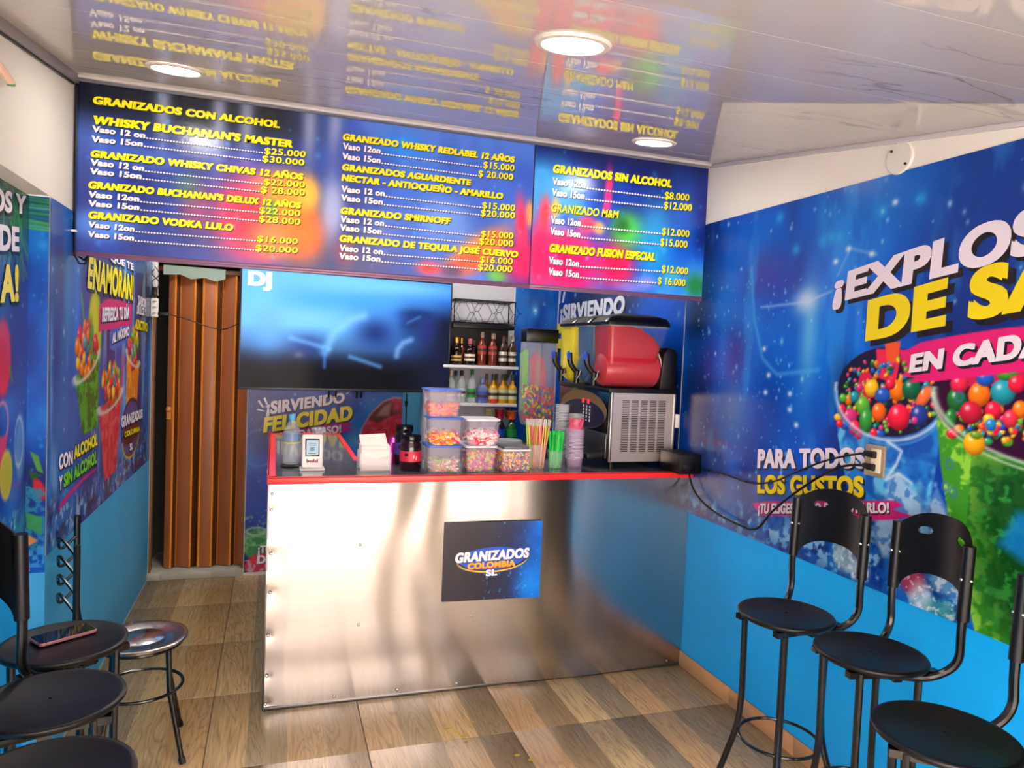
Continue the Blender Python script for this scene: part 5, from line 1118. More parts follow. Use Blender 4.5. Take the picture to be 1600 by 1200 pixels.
BOT = {  # radius profile in units of height, r in units of width/2
    'whisky': [(.0, 0), (.95, .0), (1, .02), (1, .55), (.9, .62), (.42, .72), (.36, .76), (.36, .86)],
    'tall':   [(.0, 0), (.95, .0), (1, .02), (1, .60), (.8, .68), (.40, .78), (.38, .90)],
    'square': [(.0, 0), (.95, .0), (1, .02), (1, .60), (.7, .70), (.36, .74), (.34, .88)],
    'jug':    [(.0, 0), (.95, .0), (1, .04), (1, .50), (.7, .60), (.38, .66), (.34, .86)]}
PAPER = {}
def bottle(label, x, y, z, h, w, shape, glass, cap, lab=None, lab2=None, group='bottles on the liquor shelf', sq=1.0, liquid=None):
    o = empty('liquor_bottle', (x, y, z), label, 'bottle', group)
    prof = [(r * w / 2, t * h) for r, t in BOT[shape]]
    MB().lathe(prof, 16).build('bottle_body', glass, o, smooth=True, world=False)
    top_r, top_z = prof[-1]
    MB().lathe([(top_r * 1.15, top_z - .002), (top_r * 1.2, h * .99), (top_r * .9, h)], 12).build('cap', cap, o, smooth=True, world=False)
    MB().lathe([(top_r * 1.1, top_z - h * .07), (top_r * 1.12, top_z - .002)], 12, caps=False).build('neck_band', cap, o, smooth=True, world=False)
    if liquid: MB().lathe([(0, .006), (w * .46, .006), (w * .46, h * .50), (0, h * .50)], 14, caps=False).build('liquid', liquid, o, smooth=True, world=False)
    if lab:
        z0, z1 = lab2 or (.12, .42)
        vs = []; fs = []; n = 9; R_ = w / 2 * 1.02
        for i in range(n):
            a = -PI / 2 - 1.25 - .25 + 2.5 * i / (n - 1)
            vs += [(R_ * math.cos(a), R_ * math.sin(a), z0 * h), (R_ * math.cos(a), R_ * math.sin(a), z1 * h)]
        for i in range(n - 1): fs.append((2 * i, 2 * i + 2, 2 * i + 3, 2 * i + 1))
        MB().add(vs, fs).build('paper_label', lab, o, smooth=True, world=False)
        vs2 = [(p[0] * 1.01, p[1] * 1.01, (z0 + (z1 - z0) * (.35 if i % 2 == 0 else .65)) * h) for i, p in enumerate(vs)]
        MB().add(vs2, fs).build('label_band', mat('label_band_dark', (70, 50, 40), .5), o, smooth=True, world=False)
    return o
g_dark = mat('glass_dark', (24, 14, 10), .08, coat=.3); g_amber = mat('glass_amber', (112, 40, 22), .08, alpha=.93, coat=.3); g_brown = mat('glass_brown', (62, 36, 20), .08, coat=.3)
g_clear = mat('glass_clear', (216, 228, 230), .05, alpha=.34); g_gold = mat('glass_gold', (206, 150, 20), .08, alpha=.9, coat=.3); g_blue = mat('glass_blue', (120, 140, 190), .06, alpha=.6)
cap_gold = mat('cap_gold', (214, 170, 70), .3, .6); cap_pink = mat('cap_pink', (190, 90, 110), .4); cap_pale = mat('cap_pale', (206, 190, 160), .4); cap_brown = mat('cap_brown', (110, 70, 70), .4); cap_green = mat('cap_green', (20, 120, 60), .4); cap_black = mat('cap_black', (30, 30, 34), .4); cap_grn2 = mat('cap_olive', (70, 84, 60), .4)
p_cream = mat('label_cream', (236, 226, 200), .6); p_yel = mat('label_gold', (214, 180, 90), .5); p_rust = mat('label_rust', (170, 60, 50), .5); p_green = mat('label_green', (20, 150, 60), .5); p_blue = mat('label_blue', (60, 80, 170), .5); p_olive = mat('label_olive', (190, 196, 150), .5); p_silver = mat('label_silver', (210, 210, 204), .4, .3)
zu = 1.435; yf = 1.765; yb2 = 1.822
bottle('dark whisky bottle with gold cap and gold label, leftmost on the upper shelf', 1.205, yf, zu, .19, .075, 'whisky', g_dark, cap_gold, p_yel, (.14, .34))
bottle('dark whisky bottle with pink cap and cream square label on the upper shelf', 1.302, yf, zu, .185, .078, 'whisky', g_dark, cap_pink, p_cream, (.16, .42))
bottle('tall amber whisky bottle with pale cap, left of the amber pair', 1.388, yf, zu, .235, .062, 'tall', g_amber, cap_pale, p_rust, (.34, .60))
bottle('tall amber whisky bottle with pale cap, right of the amber pair', 1.466, yf, zu, .230, .062, 'tall', g_amber, cap_pale, p_rust, (.34, .60))
bottle('brown bottle with dark cap and round silver label, second from right on the upper shelf', 1.543, yf, zu, .215, .058, 'tall', g_brown, cap_brown, p_silver, (.16, .48))
bottle('brown bottle with dark cap and round silver label, rightmost on the upper shelf', 1.612, yf, zu, .215, .058, 'tall', g_brown, cap_pale, p_silver, (.16, .48))
for x, h, m1, m2, sh2, lb in [(1.255, .19, g_amber, cap_gold, 'whisky', 'amber bottle half hidden between the two dark whisky bottles'), (1.345, .175, g_dark, cap_brown, 'whisky', 'dark bottle half hidden behind the first tall amber bottle'), (1.492, .23, g_amber, cap_pale, 'tall', 'tall amber bottle in the back row behind the amber pair'),
                          (1.578, .21, g_brown, cap_brown, 'tall', 'brown bottle in the back row between the silver labelled bottles'), (1.165, .2, g_dark, cap_black, 'whisky', 'dark bottle at the far left of the upper shelf beside the television')]:
    bottle(lb, x, yb2, zu, h, .055, sh2, m1, m2)
zl = 1.172
bottle('clear bottle with pale label at the left end of the lower shelf', 1.175, yf, zl, .225, .065, 'tall', g_clear, cap_pale, p_silver, (.2, .45))
bottle('clear bottle with pale label beside the green capped bottle', 1.250, yf, zl, .225, .065, 'tall', g_clear, cap_black, p_silver, (.2, .45))
bottle('clear bottle with green cap and green label on the lower shelf', 1.325, yf, zl, .235, .062, 'tall', g_clear, cap_green, p_green, (.16, .42))
bottle('small square clear bottle with blue label on the lower shelf', 1.404, yf, zl, .175, .078, 'square', g_blue, mat('cap_blue', (110, 130, 200), .4), p_blue, (.10, .46))
for x, lb in [(1.482, 'golden liquor bottle with a red seal, left of the golden trio'), (1.553, 'golden liquor bottle in the middle of the golden trio'), (1.625, 'golden liquor bottle at the right end of the lower shelf')]:
    g = bottle(lb, x, yf, zl, .205, .068, 'jug', g_gold, cap_grn2, p_olive, (.14, .48))
    if x < 1.5: MB().lathe([(.0, .006), (.026, .006), (.026, .03), (.0, .036)], 10, (0, -.024, 0), caps=False).build('seal', mat('red_seal', (214, 40, 50), .4), g, smooth=True, world=False)
for x, lb in [(1.448, 'golden bottle in the back row behind the red sealed bottle'), (1.522, 'golden bottle in the back row behind the middle golden bottle'), (1.592, 'golden bottle in the back row near the shelf end')]:
    bottle(lb, x, yb2, zl, .205, .055, 'jug', g_gold, cap_grn2)
bottle('clear bottle with black cap in the back row of the lower shelf', 1.222, yb2, zl, .22, .055, 'tall', g_clear, cap_black)
# snacks and sodas on the bottom board
def soda(x, y, z, h, w, bm, lm, lb):
    o = empty('soda_bottle', (x, y, z), lb, 'bottle', 'drinks on the bottom shelf board')
    MB().lathe([(0, 0), (w * .46, 0), (w * .5, h * .06), (w * .5, h * .62), (w * .34, h * .82), (w * .18, h * .9), (w * .18, h * .94)], 16).build('bottle_body', bm, o, smooth=True, world=False)
    MB().lathe([(w * .51, h * .22), (w * .51, h * .56)], 16, caps=False).build('paper_label', lm, o, smooth=True, world=False)
    MB().lathe([(w * .2, h * .92), (w * .2, h), (0, h)], 12, caps=False).build('cap', cap_black, o, smooth=True, world=False)
soda(1.545, 1.77, .9, .16, .078, mat('cola_dark', (20, 18, 28), .1), mat('soda_blue', (20, 70, 180), .4), 'dark soda bottle with blue label on the bottom board')
soda(1.632, 1.77, .9, .16, .078, mat('soda_green', (16, 90, 40), .1), mat('soda_green_label', (30, 140, 50), .4), 'green soda bottle with green label on the bottom board')
def snack(x, y, z, r, h, m1, lb):
    o = empty('snack_cup', (x, y, z), lb, 'snack', 'snack tubs behind the counter')
    MB().lathe([(0, 0), (r * .8, 0), (r, h)], 16, caps=False).build('cup', m1, o, smooth=True, world=False)
    MB().lathe([(r * 1.04, h - .004), (r * 1.04, h), (0, h + .002)], 16, caps=False).build('lid', mat('lid_pale', (210, 190, 180), .3), o, smooth=True, world=False)
snack(1.54, 1.77, 1.06, .034, .075, mat('snack_red', (206, 40, 60), .4, var=((60, 60, 60), .5)), 'red patterned snack tub standing on the blue soda bottle')
snack(1.626, 1.77, 1.06, .040, .06, mat('snack_orange', (226, 96, 20), .4, var=((60, 60, 60), .4)), 'orange snack tub standing on the green soda bottle')
snack(1.47, 1.78, 1.06, .038, .075, mat('snack_cream', (190, 180, 130), .4, var=((50, 50, 50), .3)), 'cream coloured tub beside the red snack tub')
bx = empty('stock_box', (1.44, 1.78, .90), 'pale cardboard box under the cream tub on the bottom board', 'box')
MB().box((1.40, 1.74, .90), (1.50, 1.83, 1.06)).build('carton', mat('carton', (170, 168, 178), .6), bx, bevel=.002); MB().box((1.40, 1.738, .98), (1.50, 1.74, 1.0)).build('tape', white_plastic, bx)

# ================================================================== SLUSH MACHINE
sm = empty('slush_machine', (1.764, .43, TT), 'three tank slush machine with red, blue and yellow slush on the right of the counter', 'machine')
X0, X1, Y0, Y1, Z0, Z1 = 1.584, 1.944, .10, .76, 1.018, 1.360
MB().box((X0 + .006, Y0 + .006, Z0), (X1 - .002, Y1, Z1)).build('body', steel_dark, sm, bevel=.003)
steel_warm = mat('steel_warm', (206, 196, 188), .32, .9)
b = MB(); b.box((X0 + .012, Y0 - .002, Z0 + .045), (X0 + .062, Y0 + .006, Z1 - .035)); b.box((X1 - .052, Y0 - .002, Z0 + .045), (X1 - .01, Y0 + .006, Z1 - .035)); b.box((X0 + .012, Y0 - .002, Z1 - .035), (X1 - .01, Y0 + .006, Z1)); b.box((X0 + .012, Y0 - .002, Z0), (X1 - .01, Y0 + .006, Z0 + .045))
b.build('side_panel', steel_warm, sm)
MB().box((X0, Y0 - .006, Z0 - .002), (X0 + .012, Y0 + .01, Z1 + .004)).build('corner_post', steel, sm, bevel=.002)
MB().box((X1 - .010, Y0 - .006, Z0), (X1 + .002, Y0 + .01, Z1)).build('corner_post', steel, sm, bevel=.002)
MB().box((X0 + .05, Y0 + .004, Z0 + .04), (X1 - .05, Y0 + .0065, Z1 - .03)).build('vent_backing', mat('vent_dark', (46, 36, 36), .7), sm)
gx0, gx1, gz0, gz1 = X0 + .06, X1 - .05, Z0 + .045, Z1 - .035
b = MB(); ns = 30
for k in range(ns):
    z = gz0 + (gz1 - gz0) * k / ns
    b.box((gx0, Y0 - .001, z), (gx1, Y0 + .003, z + (gz1 - gz0) / ns * .5))
for k in range(1, 5):
    x = gx0 + (gx1 - gx0) * (k / 5.0); b.box((x - .005, Y0 - .002, gz0), (x + .005, Y0 + .003, gz1))
b.build('vent_grille', steel_warm, sm)
# front face (towards the left): glossy panel with emblem oval
MB().box((X0 - .004, Y0 + .012, Z0), (X0 + .008, Y1, Z1)).build('front_panel', black_gloss, sm, bevel=.002)
ov = MB(); n = 28; cyv, czv = (Y0 + Y1) / 2, Z0 + .235
ov.prism([(cyv + .30 * math.cos(2 * PI * i / n), czv + .10 * math.sin(2 * PI * i / n)) for i in range(n)], 'x', X0 - .0065, X0 - .004); ov.build('gold_oval', mat('gold_oval', (150, 120, 80), .4, .5), sm)
ov = MB(); ov.prism([(cyv - .01 + .27 * math.cos(2 * PI * i / n), czv - .022 + .072 * math.sin(2 * PI * i / n)) for i in range(n)], 'x', X0 - .008, X0 - .006); ov.build('navy_oval', mat('navy_oval', (28, 34, 62), .2), sm)
MB().box((X0 - .008, Y0 + .02, Z0 + .01), (X0 - .003, Y1 - .01, Z0 + .135)).build('lower_front', steel_dark, sm, bevel=.002)
b = MB()
for k in range(5):
    for j, yv in enumerate((.40, .36, .32)): b.box((X0 - .010, yv, Z0 + .175 + k * .018), (X0 - .007, yv + .008, Z0 + .187 + k * .018))
b.build('indicator_marks', white_plastic, sm)
for yv in (.40, .335): MB().box((X0 - .012, yv, Z0 + .268), (X0 - .007, yv + .022, Z0 + .292)).build('red_button', mat('button_red', (240, 50, 70), .3, emit=(240, 40, 60), estr=.4), sm, bevel=.002)
MB().box((X0 - .10, Y0 + .03, Z0 + .01), (X0 - .005, Y1 - .02, Z0 + .035)).build('drip_tray', black_plastic, sm, bevel=.004)
for x in (X0 + .03, X1 - .04):
    for y in (Y0 + .03, Y1 - .04): MB().lathe([(.014, 0), (.011, Z0 - TT)], 12, (x, y, TT)).build('foot', black_plastic, sm, smooth=True)
MB().box((X0 - .012, Y0 - .004, Z1), (X1 + .004, Y1, Z1 + .022)).build('top_deck', black_plastic, sm, bevel=.004)
MB().prism([(X1 - .09, Z1 + .02), (X1 + .002, Z1 + .02), (X1 + .002, Z1 + .20), (X1 - .01, Z1 + .225), (X1 - .05, Z1 + .235), (X1 - .075, Z1 + .20)], 'y', Y0 + .004, Y1).build('motor_housing', black_plastic, sm, bevel=.006)
MB().box((X1 + .002, Y0 + .0, Z0 + .17), (X1 + .034, Y0 + .012, Z0 + .24)).build('side_latch', white_plastic, sm, bevel=.008)
def rr(cx, cy, hx, hy, r, n=5):
    out = []
    for sx, sy, a0 in ((1, 1, 0), (-1, 1, PI / 2), (-1, -1, PI), (1, -1, 3 * PI / 2)):
        for i in range(n + 1):
            a = a0 + PI / 2 * i / n; out.append((cx + sx * (hx - r) + r * math.cos(a), cy + sy * (hy - r) + r * math.sin(a)))
    return out
def hopper(b, ya, yb_, secs, mi=0):
    """stack of rounded rectangles (x0,x1,z) between ya and yb_"""
    n = None; base = len(b.v); rings = []
    for (xa, xb, z, inset) in secs:
        p = rr((xa + xb) / 2, (ya + yb_) / 2, (xb - xa) / 2, (yb_ - ya) / 2 - inset, .028)
        rings.append([(q_[0], q_[1], z) for q_ in p])
    n = len(rings[0]); vs = [v for r_ in rings for v in r_]; fs = []
    for j in range(len(rings) - 1):
        for i in range(n): fs.append((j * n + i, j * n + (i + 1) % n, (j + 1) * n + (i + 1) % n, (j + 1) * n + i))
    fs.append(tuple(range(n - 1, -1, -1))); fs.append(tuple((len(rings) - 1) * n + i for i in range(n)))
    b.add(vs, fs, mi)
def xcyl(b, x0, x1, y, z, r, n=24, taper=1.0):
    prof = []
    vs = []; fs = []
    steps = [(x0, r * .0), (x0, r * .55), (x0 + .012, r * .85), (x0 + .035, r), (x1, r * taper), (x1, 0)]
    for (x, rad) in steps:
        for i in range(n):
            a = 2 * PI * i / n; vs.append((x, y + rad * math.cos(a), z + rad * math.sin(a)))
    for j in range(len(steps) - 1):
        for i in range(n): fs.append((j * n + i, j * n + (i + 1) % n, (j + 1) * n + (i + 1) % n, (j + 1) * n + i))
    b.add(vs, fs)
tank_shell = mat('tank_plastic', (235, 230, 235), .05, alpha=.05, spec=.5)
for k, (colr, frost_c, nm) in enumerate([((186, 6, 34), (240, 150, 170), 'red'), ((58, 100, 142), (150, 180, 200), 'blue'), ((250, 228, 0), (255, 245, 120), 'yellow')]):
    ya = Y0 + .012 + k * .216; yb_ = ya + .196; ym = (ya + yb_) / 2
    slm = mat('slush_' + nm, colr, .3, bump=(60, .08, .002), coat=.1, spec=.35)
    b = MB(); zc_ = Z1 + .022 + .092
    xcyl(b, 1.560, 1.862, ym, zc_, .088)
    hopper(b, ya + .004, yb_ - .004, [(1.575, 1.850, zc_ + .02, .012), (1.572, 1.852, zc_ + .075, .004), (1.570, 1.862, zc_ + .12, 0), (1.569, 1.825, zc_ + .165, 0), (1.568, 1.755, zc_ + .205, 0), (1.568, 1.70, zc_ + .218, 0)])
    b.build('slush', slm, sm, smooth=True)['label'] = nm + ' slush filling the tank'
    # frost crest on the slush
    b = MB()
    for i in range(9):
        t_ = i / 8.0; b.ball((1.70 + .15 * t_, ym, zc_ + .212 - .085 * t_ ** 1.3), (.022, .078, .016), 10, 6)
    b.build('frost', mat('frost_' + nm, frost_c, .5), sm, smooth=True)
    b = MB(); xcyl(b, 1.552, 1.870, ym, zc_, .094); b.build('tank_barrel', tank_shell, sm, smooth=True)
    b = MB(); hopper(b, ya, yb_, [(1.570, 1.856, zc_ + .06, .006), (1.566, 1.868, zc_ + .12, 0), (1.562, 1.898, zc_ + .205, 0), (1.561, 1.902, zc_ + .226, 0)]); b.build('tank_hopper', tank_shell, sm, smooth=True)
    b = MB(); b.tube([(1.870, ym + .096 * math.cos(2 * PI * i / 28), zc_ + .096 * math.sin(2 * PI * i / 28)) for i in range(28)], .007, 8, closed=True); b.build('seal_ring', mat('seal_ring', (226, 200, 205), .4), sm, smooth=True)
    b = MB(); hopper(b, ya - .004, yb_ + .004, [(1.548, 1.910, zc_ + .222, 0), (1.546, 1.912, zc_ + .236, 0), (1.575, 1.90, zc_ + .262, .012), (1.64, 1.84, zc_ + .280, .04)]); b.build('tank_lid', mat('lid_black', (14, 14, 17), .28), sm, smooth=True, angle=50)
    b = MB(); hopper(b, ya - .001, yb_ + .001, [(1.557, 1.906, zc_ + .214, 0), (1.557, 1.906, zc_ + .223, 0)]); b.build('tank_rim', clear, sm)
    # tap
    tp = MB(); tp.tube(arc_fillet([(1.566, ym, zc_ - .03), (1.530, ym, zc_ - .025), (1.495, ym, zc_ + .02), (1.490, ym, zc_ + .075)], .02), .012, 8, r2=.016); tp.tube([(1.535, ym, zc_ - .02), (1.535, ym, zc_ - .085)], .014, 10)
    tap = tp.build('tap', black_plastic, sm, smooth=True)
    MB().ball((1.482, ym - .008, zc_ + .062), (.010, .012, .024), 10, 8).build('tap_badge', mat('tap_blue', (40, 90, 230), .3), tap, smooth=True)
    MB().tube([(1.552, ym - .02, zc_ - .01), (1.540, ym - .024, zc_ - .045), (1.53, ym - .02, zc_ - .06)], .004, 6).build('tap_spring', chrome, tap, smooth=True)

# candy dispenser standing behind the counter
cd = empty('candy_dispenser', (1.847, 1.743) + (.985,), 'tall clear dispenser with black lid full of coloured chocolate sweets', 'dispenser')
PX, PY = 1.505, .93
cd.location = (PX, PY, TT)
MB().lathe([(.07, 0), (.07, .015), (.03, .03), (.03, .09), (.06, .11)], 20, (PX, PY, TT)).build('stand', black_plastic, cd, smooth=True)
MB().box((PX - .10, PY - .055, TT + .62), (PX + .10, PY + .055, TT + .70)).build('lid', mat('lid_black'), cd, bevel=.004)
for s_ in (-1, 1):
    x = PX + s_ * .052
    b = MB(); b.prism([(x - .048, TT + .62), (x - .048, TT + .20), (x - .03, TT + .13), (x + .03, TT + .11), (x + .048, TT + .18), (x + .048, TT + .62)], 'y', PY - .05, PY + .05)
    b.build('clear_column', clear, cd, bevel=.003)
sweets = [mat('sweet_%d' % i, c_, .25) for i, c_ in enumerate([(226, 40, 60), (30, 120, 210), (30, 150, 70), (240, 170, 30), (230, 90, 40), (214, 70, 130), (240, 220, 60)])]
b = MB()
for i in range(260):
    x = PX + random.uniform(-.09, .09); z = TT + .14 + random.random() ** 1.1 * .22; y = PY + random.uniform(-.045, .045)
    if i % 2: y = PY - .043
    b.ball((x, y, z), (.009, .007, .014), 7, 5, random.randrange(7), Matrix.Rotation(random.uniform(-.9, .9), 3, 'Y'))
o = b.build('sweets', sweets, cd, smooth=True); o['kind'] = 'stuff'; o['label'] = 'coloured chocolate sweets'
MB().prism([(PX - .085, TT + .34), (PX - .085, TT + .57), (PX - .05, TT + .57), (PX - .05, TT + .34)], 'y', PY + .045, PY + .047).build('printed_insert', mat('lime_print', (120, 214, 40), .4), cd)
MB().prism([(PX - .02, TT + .34), (PX - .03, TT + .53), (PX + .0, TT + .57), (PX + .05, TT + .52), (PX + .07, TT + .42), (PX + .07, TT + .34)], 'y', PY + .045, PY + .047).build('printed_insert', mat('pink_print', (224, 60, 120), .4), cd)

# black power box on the counter end
pb = empty('power_box', (1.93, .06, TT), 'black power supply box at the right end of the counter by the wall', 'box')
MB().box((1.865, -.10, TT + .004), (XR - .006, .085, TT + .10)).build('casing', black_plastic, pb, bevel=.004)
MB().box((1.88, -.104, TT + .02), (1.95, -.099, TT + .05)).build('socket', black_gloss, pb, bevel=.001)

# ================================================================== THINGS ON THE COUNTER
# stacked candy tubs
def tub(x, y, z, w, d, h, lidm, label, fill_cols, fill_kind, fill_h, group='plastic tubs of sweets on the counter', flare=.012):
    o = empty('candy_tub', (x, y, z), label, 'tub', group)
    b = MB()
    def ring(hw, hd, zz): return [(p[0], p[1], zz) for p in rr(0, 0, hw, hd, .016, 4)]
    secs = [ring(w / 2 - flare, d / 2 - flare, 0.0), ring(w / 2 - flare, d / 2 - flare, .002), ring(w / 2 - .002, d / 2 - .002, h - .008)]
    n = len(secs[0]); vs = [v for s_ in secs for v in s_]; fs = []
    for j in range(2):
        for i in range(n): fs.append((j * n + i, j * n + (i + 1) % n, (j + 1) * n + (i + 1) % n, (j + 1) * n + i))
    fs.append(tuple(range(n)))
    b.add(vs, fs); b.build('tub_wall', frost, o, smooth=True, world=False)
    b = MB(); p = rr(0, 0, w / 2 + .002, d / 2 + .002, .018, 4); b.prism(p, 'z', h - .008, h); b.build('tub_lid', lidm, o, world=False, bevel=.001)
    b = MB(); nm = []
    rnd = random.Random(int(x * 1000) + int(z * 7777))
    cnt = 230
    for i in range(cnt):
        f = rnd.random(); zz = .010 + f * fill_h; hw = w / 2 - flare - .010 + flare * zz / h
        px = rnd.uniform(-hw, hw); py = rnd.uniform(-d / 2 + flare + .010, d / 2 - flare - .01)
        if i % 2 == 0: py = -(d / 2 - flare - .010)
        M_ = Matrix.Rotation(rnd.uniform(0, 6.28), 3, 'Z') @ Matrix.Rotation(rnd.uniform(-1.2, 1.2), 3, 'X')
        if fill_kind == 'ring':
            R_ = rnd.uniform(.011, .016); pts = [M_ @ Vector((R_ * math.cos(2 * PI * j / 8), R_ * math.sin(2 * PI * j / 8), 0)) + Vector((px, py, zz)) for j in range(8)]
            b.tube(pts, .0045, 5, rnd.randrange(len(fill_cols)), closed=True)
        elif fill_kind == 'worm':
            R_ = .017; pts = [M_ @ Vector((-R_ + 2 * R_ * j / 4, .006 * math.sin(j * 1.6), 0)) + Vector((px * .9, py, zz)) for j in range(5)]
            b.tube(pts, .0038, 5, rnd.randrange(len(fill_cols)))
        else:
            b.ball((px, py, zz), (.013, .010, .009), 7, 5, rnd.randrange(len(fill_cols)), M_)
    g = b.build('sweets', fill_cols, o, smooth=True, world=False); g['kind'] = 'stuff'
    return o
def cm(nm, rgb): return mat('gummy_' + nm, rgb, .35)
blue_lid = mat('lid_blue', (70, 110, 210), .35); white_lid = mat('lid_white', (236, 232, 236), .35)
gr = [cm('orange', (250, 140, 30)), cm('red', (240, 60, 80)), cm('pale', (250, 225, 225)), cm('yellow', (250, 200, 60))]
W1, H1 = .158, .126
tub(.745, .105, TT, W1, .15, H1, blue_lid, 'bottom tub of the blue lidded stack, with green and white sour worms', [cm('lime', (170, 210, 90)), cm('pale'[0:4], (250, 225, 225)), cm('rose', (226, 150, 170))], 'worm', .05)
tub(.745, .105, TT + H1, W1, .15, H1, blue_lid, 'middle tub of the blue lidded stack, with orange and pink ring sweets', gr, 'ring', .045)
tub(.735, .105, TT + 2 * H1, .160, .15, .126, blue_lid, 'top tub of the blue lidded stack, with peach coloured gummies', [cm('peach', (246, 130, 80)), cm('red', 0), cm('orange', 0), cm('coral', (240, 110, 100))], 'gum', .05)
tub(.920, .120, TT, .150, .15, H1 - .004, white_lid, 'bottom tub of the white lidded pair, with pink, green and yellow gummies', [cm('pink', (226, 90, 150)), cm('lime', 0), cm('yellow', 0), cm('magenta', (214, 70, 130))], 'gum', .085)
tub(.925, .120, TT + H1 - .004, .160, .15, H1 - .003, white_lid, 'top tub of the white lidded pair, with pink and white ring sweets', [cm('pale', 0), cm('rose', 0), cm('pale', 0), cm('red', 0)], 'ring', .055)
# tub of small round sweets with grey lid
o = empty('sweet_jar', (1.090, .115, TT), 'square clear tub full of small bright round sweets with a grey and white lid', 'tub')
MB().prism(rr(0, 0, .070, .068, .014, 4), 'z', 0, .098).build('tub_wall', clear, o, world=False, smooth=True)
b = MB(); rnd = random.Random(5)
b.prism(rr(0, 0, .060, .058, .01, 3), 'z', .002, .090, 0)
for i in range(620):
    f = rnd.random(); zz = .006 + f * .086; s_ = i % 4
    a, bb_ = rnd.uniform(-.063, .063), rnd.uniform(-.061, .061)
    p = (a, -.061, zz) if s_ < 2 else ((-.063, bb_, zz) if s_ == 2 else (.063, bb_, zz))
    b.ball((p[0], p[1], p[2]), .0058, 6, 4, rnd.randrange(1, 7))
g = b.build('sweets', [mat('sweet_core', (90, 30, 30), .5), sweets[0], sweets[1], sweets[3], sweets[4], sweets[6], mat('sweet_dark', (60, 30, 40), .3)], o, smooth=True, world=False); g['kind'] = 'stuff'
MB().prism(rr(0, 0, .074, .072, .016, 4), 'z', .098, .106).build('lid_rim', white_lid, o, world=False, bevel=.001)
MB().prism(rr(0, 0, .066, .064, .016, 4), 'z', .106, .118).build('lid', mat('lid_grey', (96, 98, 106), .35), o, world=False, bevel=.003)
# plate behind
o = empty('spare_lid', (1.14, .33, TT), 'round grey lid standing on the counter behind the tubs', 'lid')
MB().lathe([(0, .10), (.07, .10), (.072, .104), (.065, .116), (0, .12)], 28).build('disc', mat('lid_grey_pale', (150, 152, 160), .35), o, smooth=True, world=False)
MB().lathe([(.03, 0), (.03, .10)], 16).build('support_cup', clear, o, smooth=True, world=False)

# jars
def jar(x, y, h, r, body, labm, lb, txt=None):
    o = empty('glass_jar', (x, y, TT), lb, 'jar', 'jars of dark cherries')
    MB().lathe([(0, 0), (r * .9, 0), (r, .008), (r, h * .68), (r * .84, h * .80), (r * .84, h * .84)], 28, caps=False).build('jar_body', body, o, smooth=True, world=False)
    MB().lathe([(r * .90, h * .83), (r * .93, h * .85), (r * .93, h * .97), (r * .88, h), (0, h)], 28, caps=False).build('jar_lid', black_gloss, o, smooth=True, world=False)
    vs = []; fs = []; n = 17
    for i in range(n):
        a = -PI / 2 - .28 - 1.5 + 3.0 * i / (n - 1); vs += [(r * 1.015 * math.cos(a), r * 1.015 * math.sin(a), h * .26), (r * 1.015 * math.cos(a), r * 1.015 * math.sin(a), h * .56)]
    for i in range(n - 1): fs.append((2 * i, 2 * i + 2, 2 * i + 3, 2 * i + 1))
    MB().add(vs, fs).build('paper_label', labm, o, smooth=True, world=False)
    vs2 = []
    for i in range(5):
        a = -PI / 2 - .75 + .35 * i / 4; vs2 += [(r * 1.025 * math.cos(a), r * 1.025 * math.sin(a), h * .42), (r * 1.025 * math.cos(a), r * 1.025 * math.sin(a), h * .50)]
    MB().add(vs2, [(2 * i, 2 * i + 2, 2 * i + 3, 2 * i + 1) for i in range(4)]).build('label_badge', black_ink, o, world=False)
    vs2 = [(math.cos(-PI / 2 + .05 + .5 * i / 4) * r * 1.025, math.sin(-PI / 2 + .05 + .5 * i / 4) * r * 1.025, h * (.34 + .10 * (j + .3 * math.sin(i * 2)))) for i in range(5) for j in (0, 1)]
    MB().add(vs2, [(2 * i, 2 * i + 2, 2 * i + 3, 2 * i + 1) for i in range(0, 4, 2)]).build('label_script', mat('pink_pale_ink', (240, 200, 205), .5), o, world=False)
jar(.612, .155, .160, .049, mat('cherry_glass', (34, 8, 14), .06, coat=.4), mat('label_crimson', (206, 40, 70), .45), 'dark cherry jar with red label and black lid in front')
jar(.610, .325, .185, .046, mat('cherry_glass2', (30, 14, 34), .06, coat=.4), mat('label_violet', (70, 70, 160), .45), 'dark jar with violet label standing behind the red labelled jar')
o = empty('pink_wrapper', (.548, .33, TT), 'shiny magenta wrapper between the napkins and the jars', 'wrapper')
b = MB(); b.add([(.52, .33, TT + .10), (.555, .34, TT + .125), (.58, .335, TT + .118), (.575, .33, TT + .085), (.545, .325, TT + .03), (.53, .335, TT + .0)], [(0, 1, 4), (1, 2, 3, 4), (0, 4, 5)])
b.build('foil', mat('magenta_foil', (214, 60, 180), .2, .4), o)
MB().lathe([(.022, 0), (.02, .10), (.0, .10)], 14, (.548, .335, TT)).build('tube', mat('magenta_foil'), o, smooth=True)

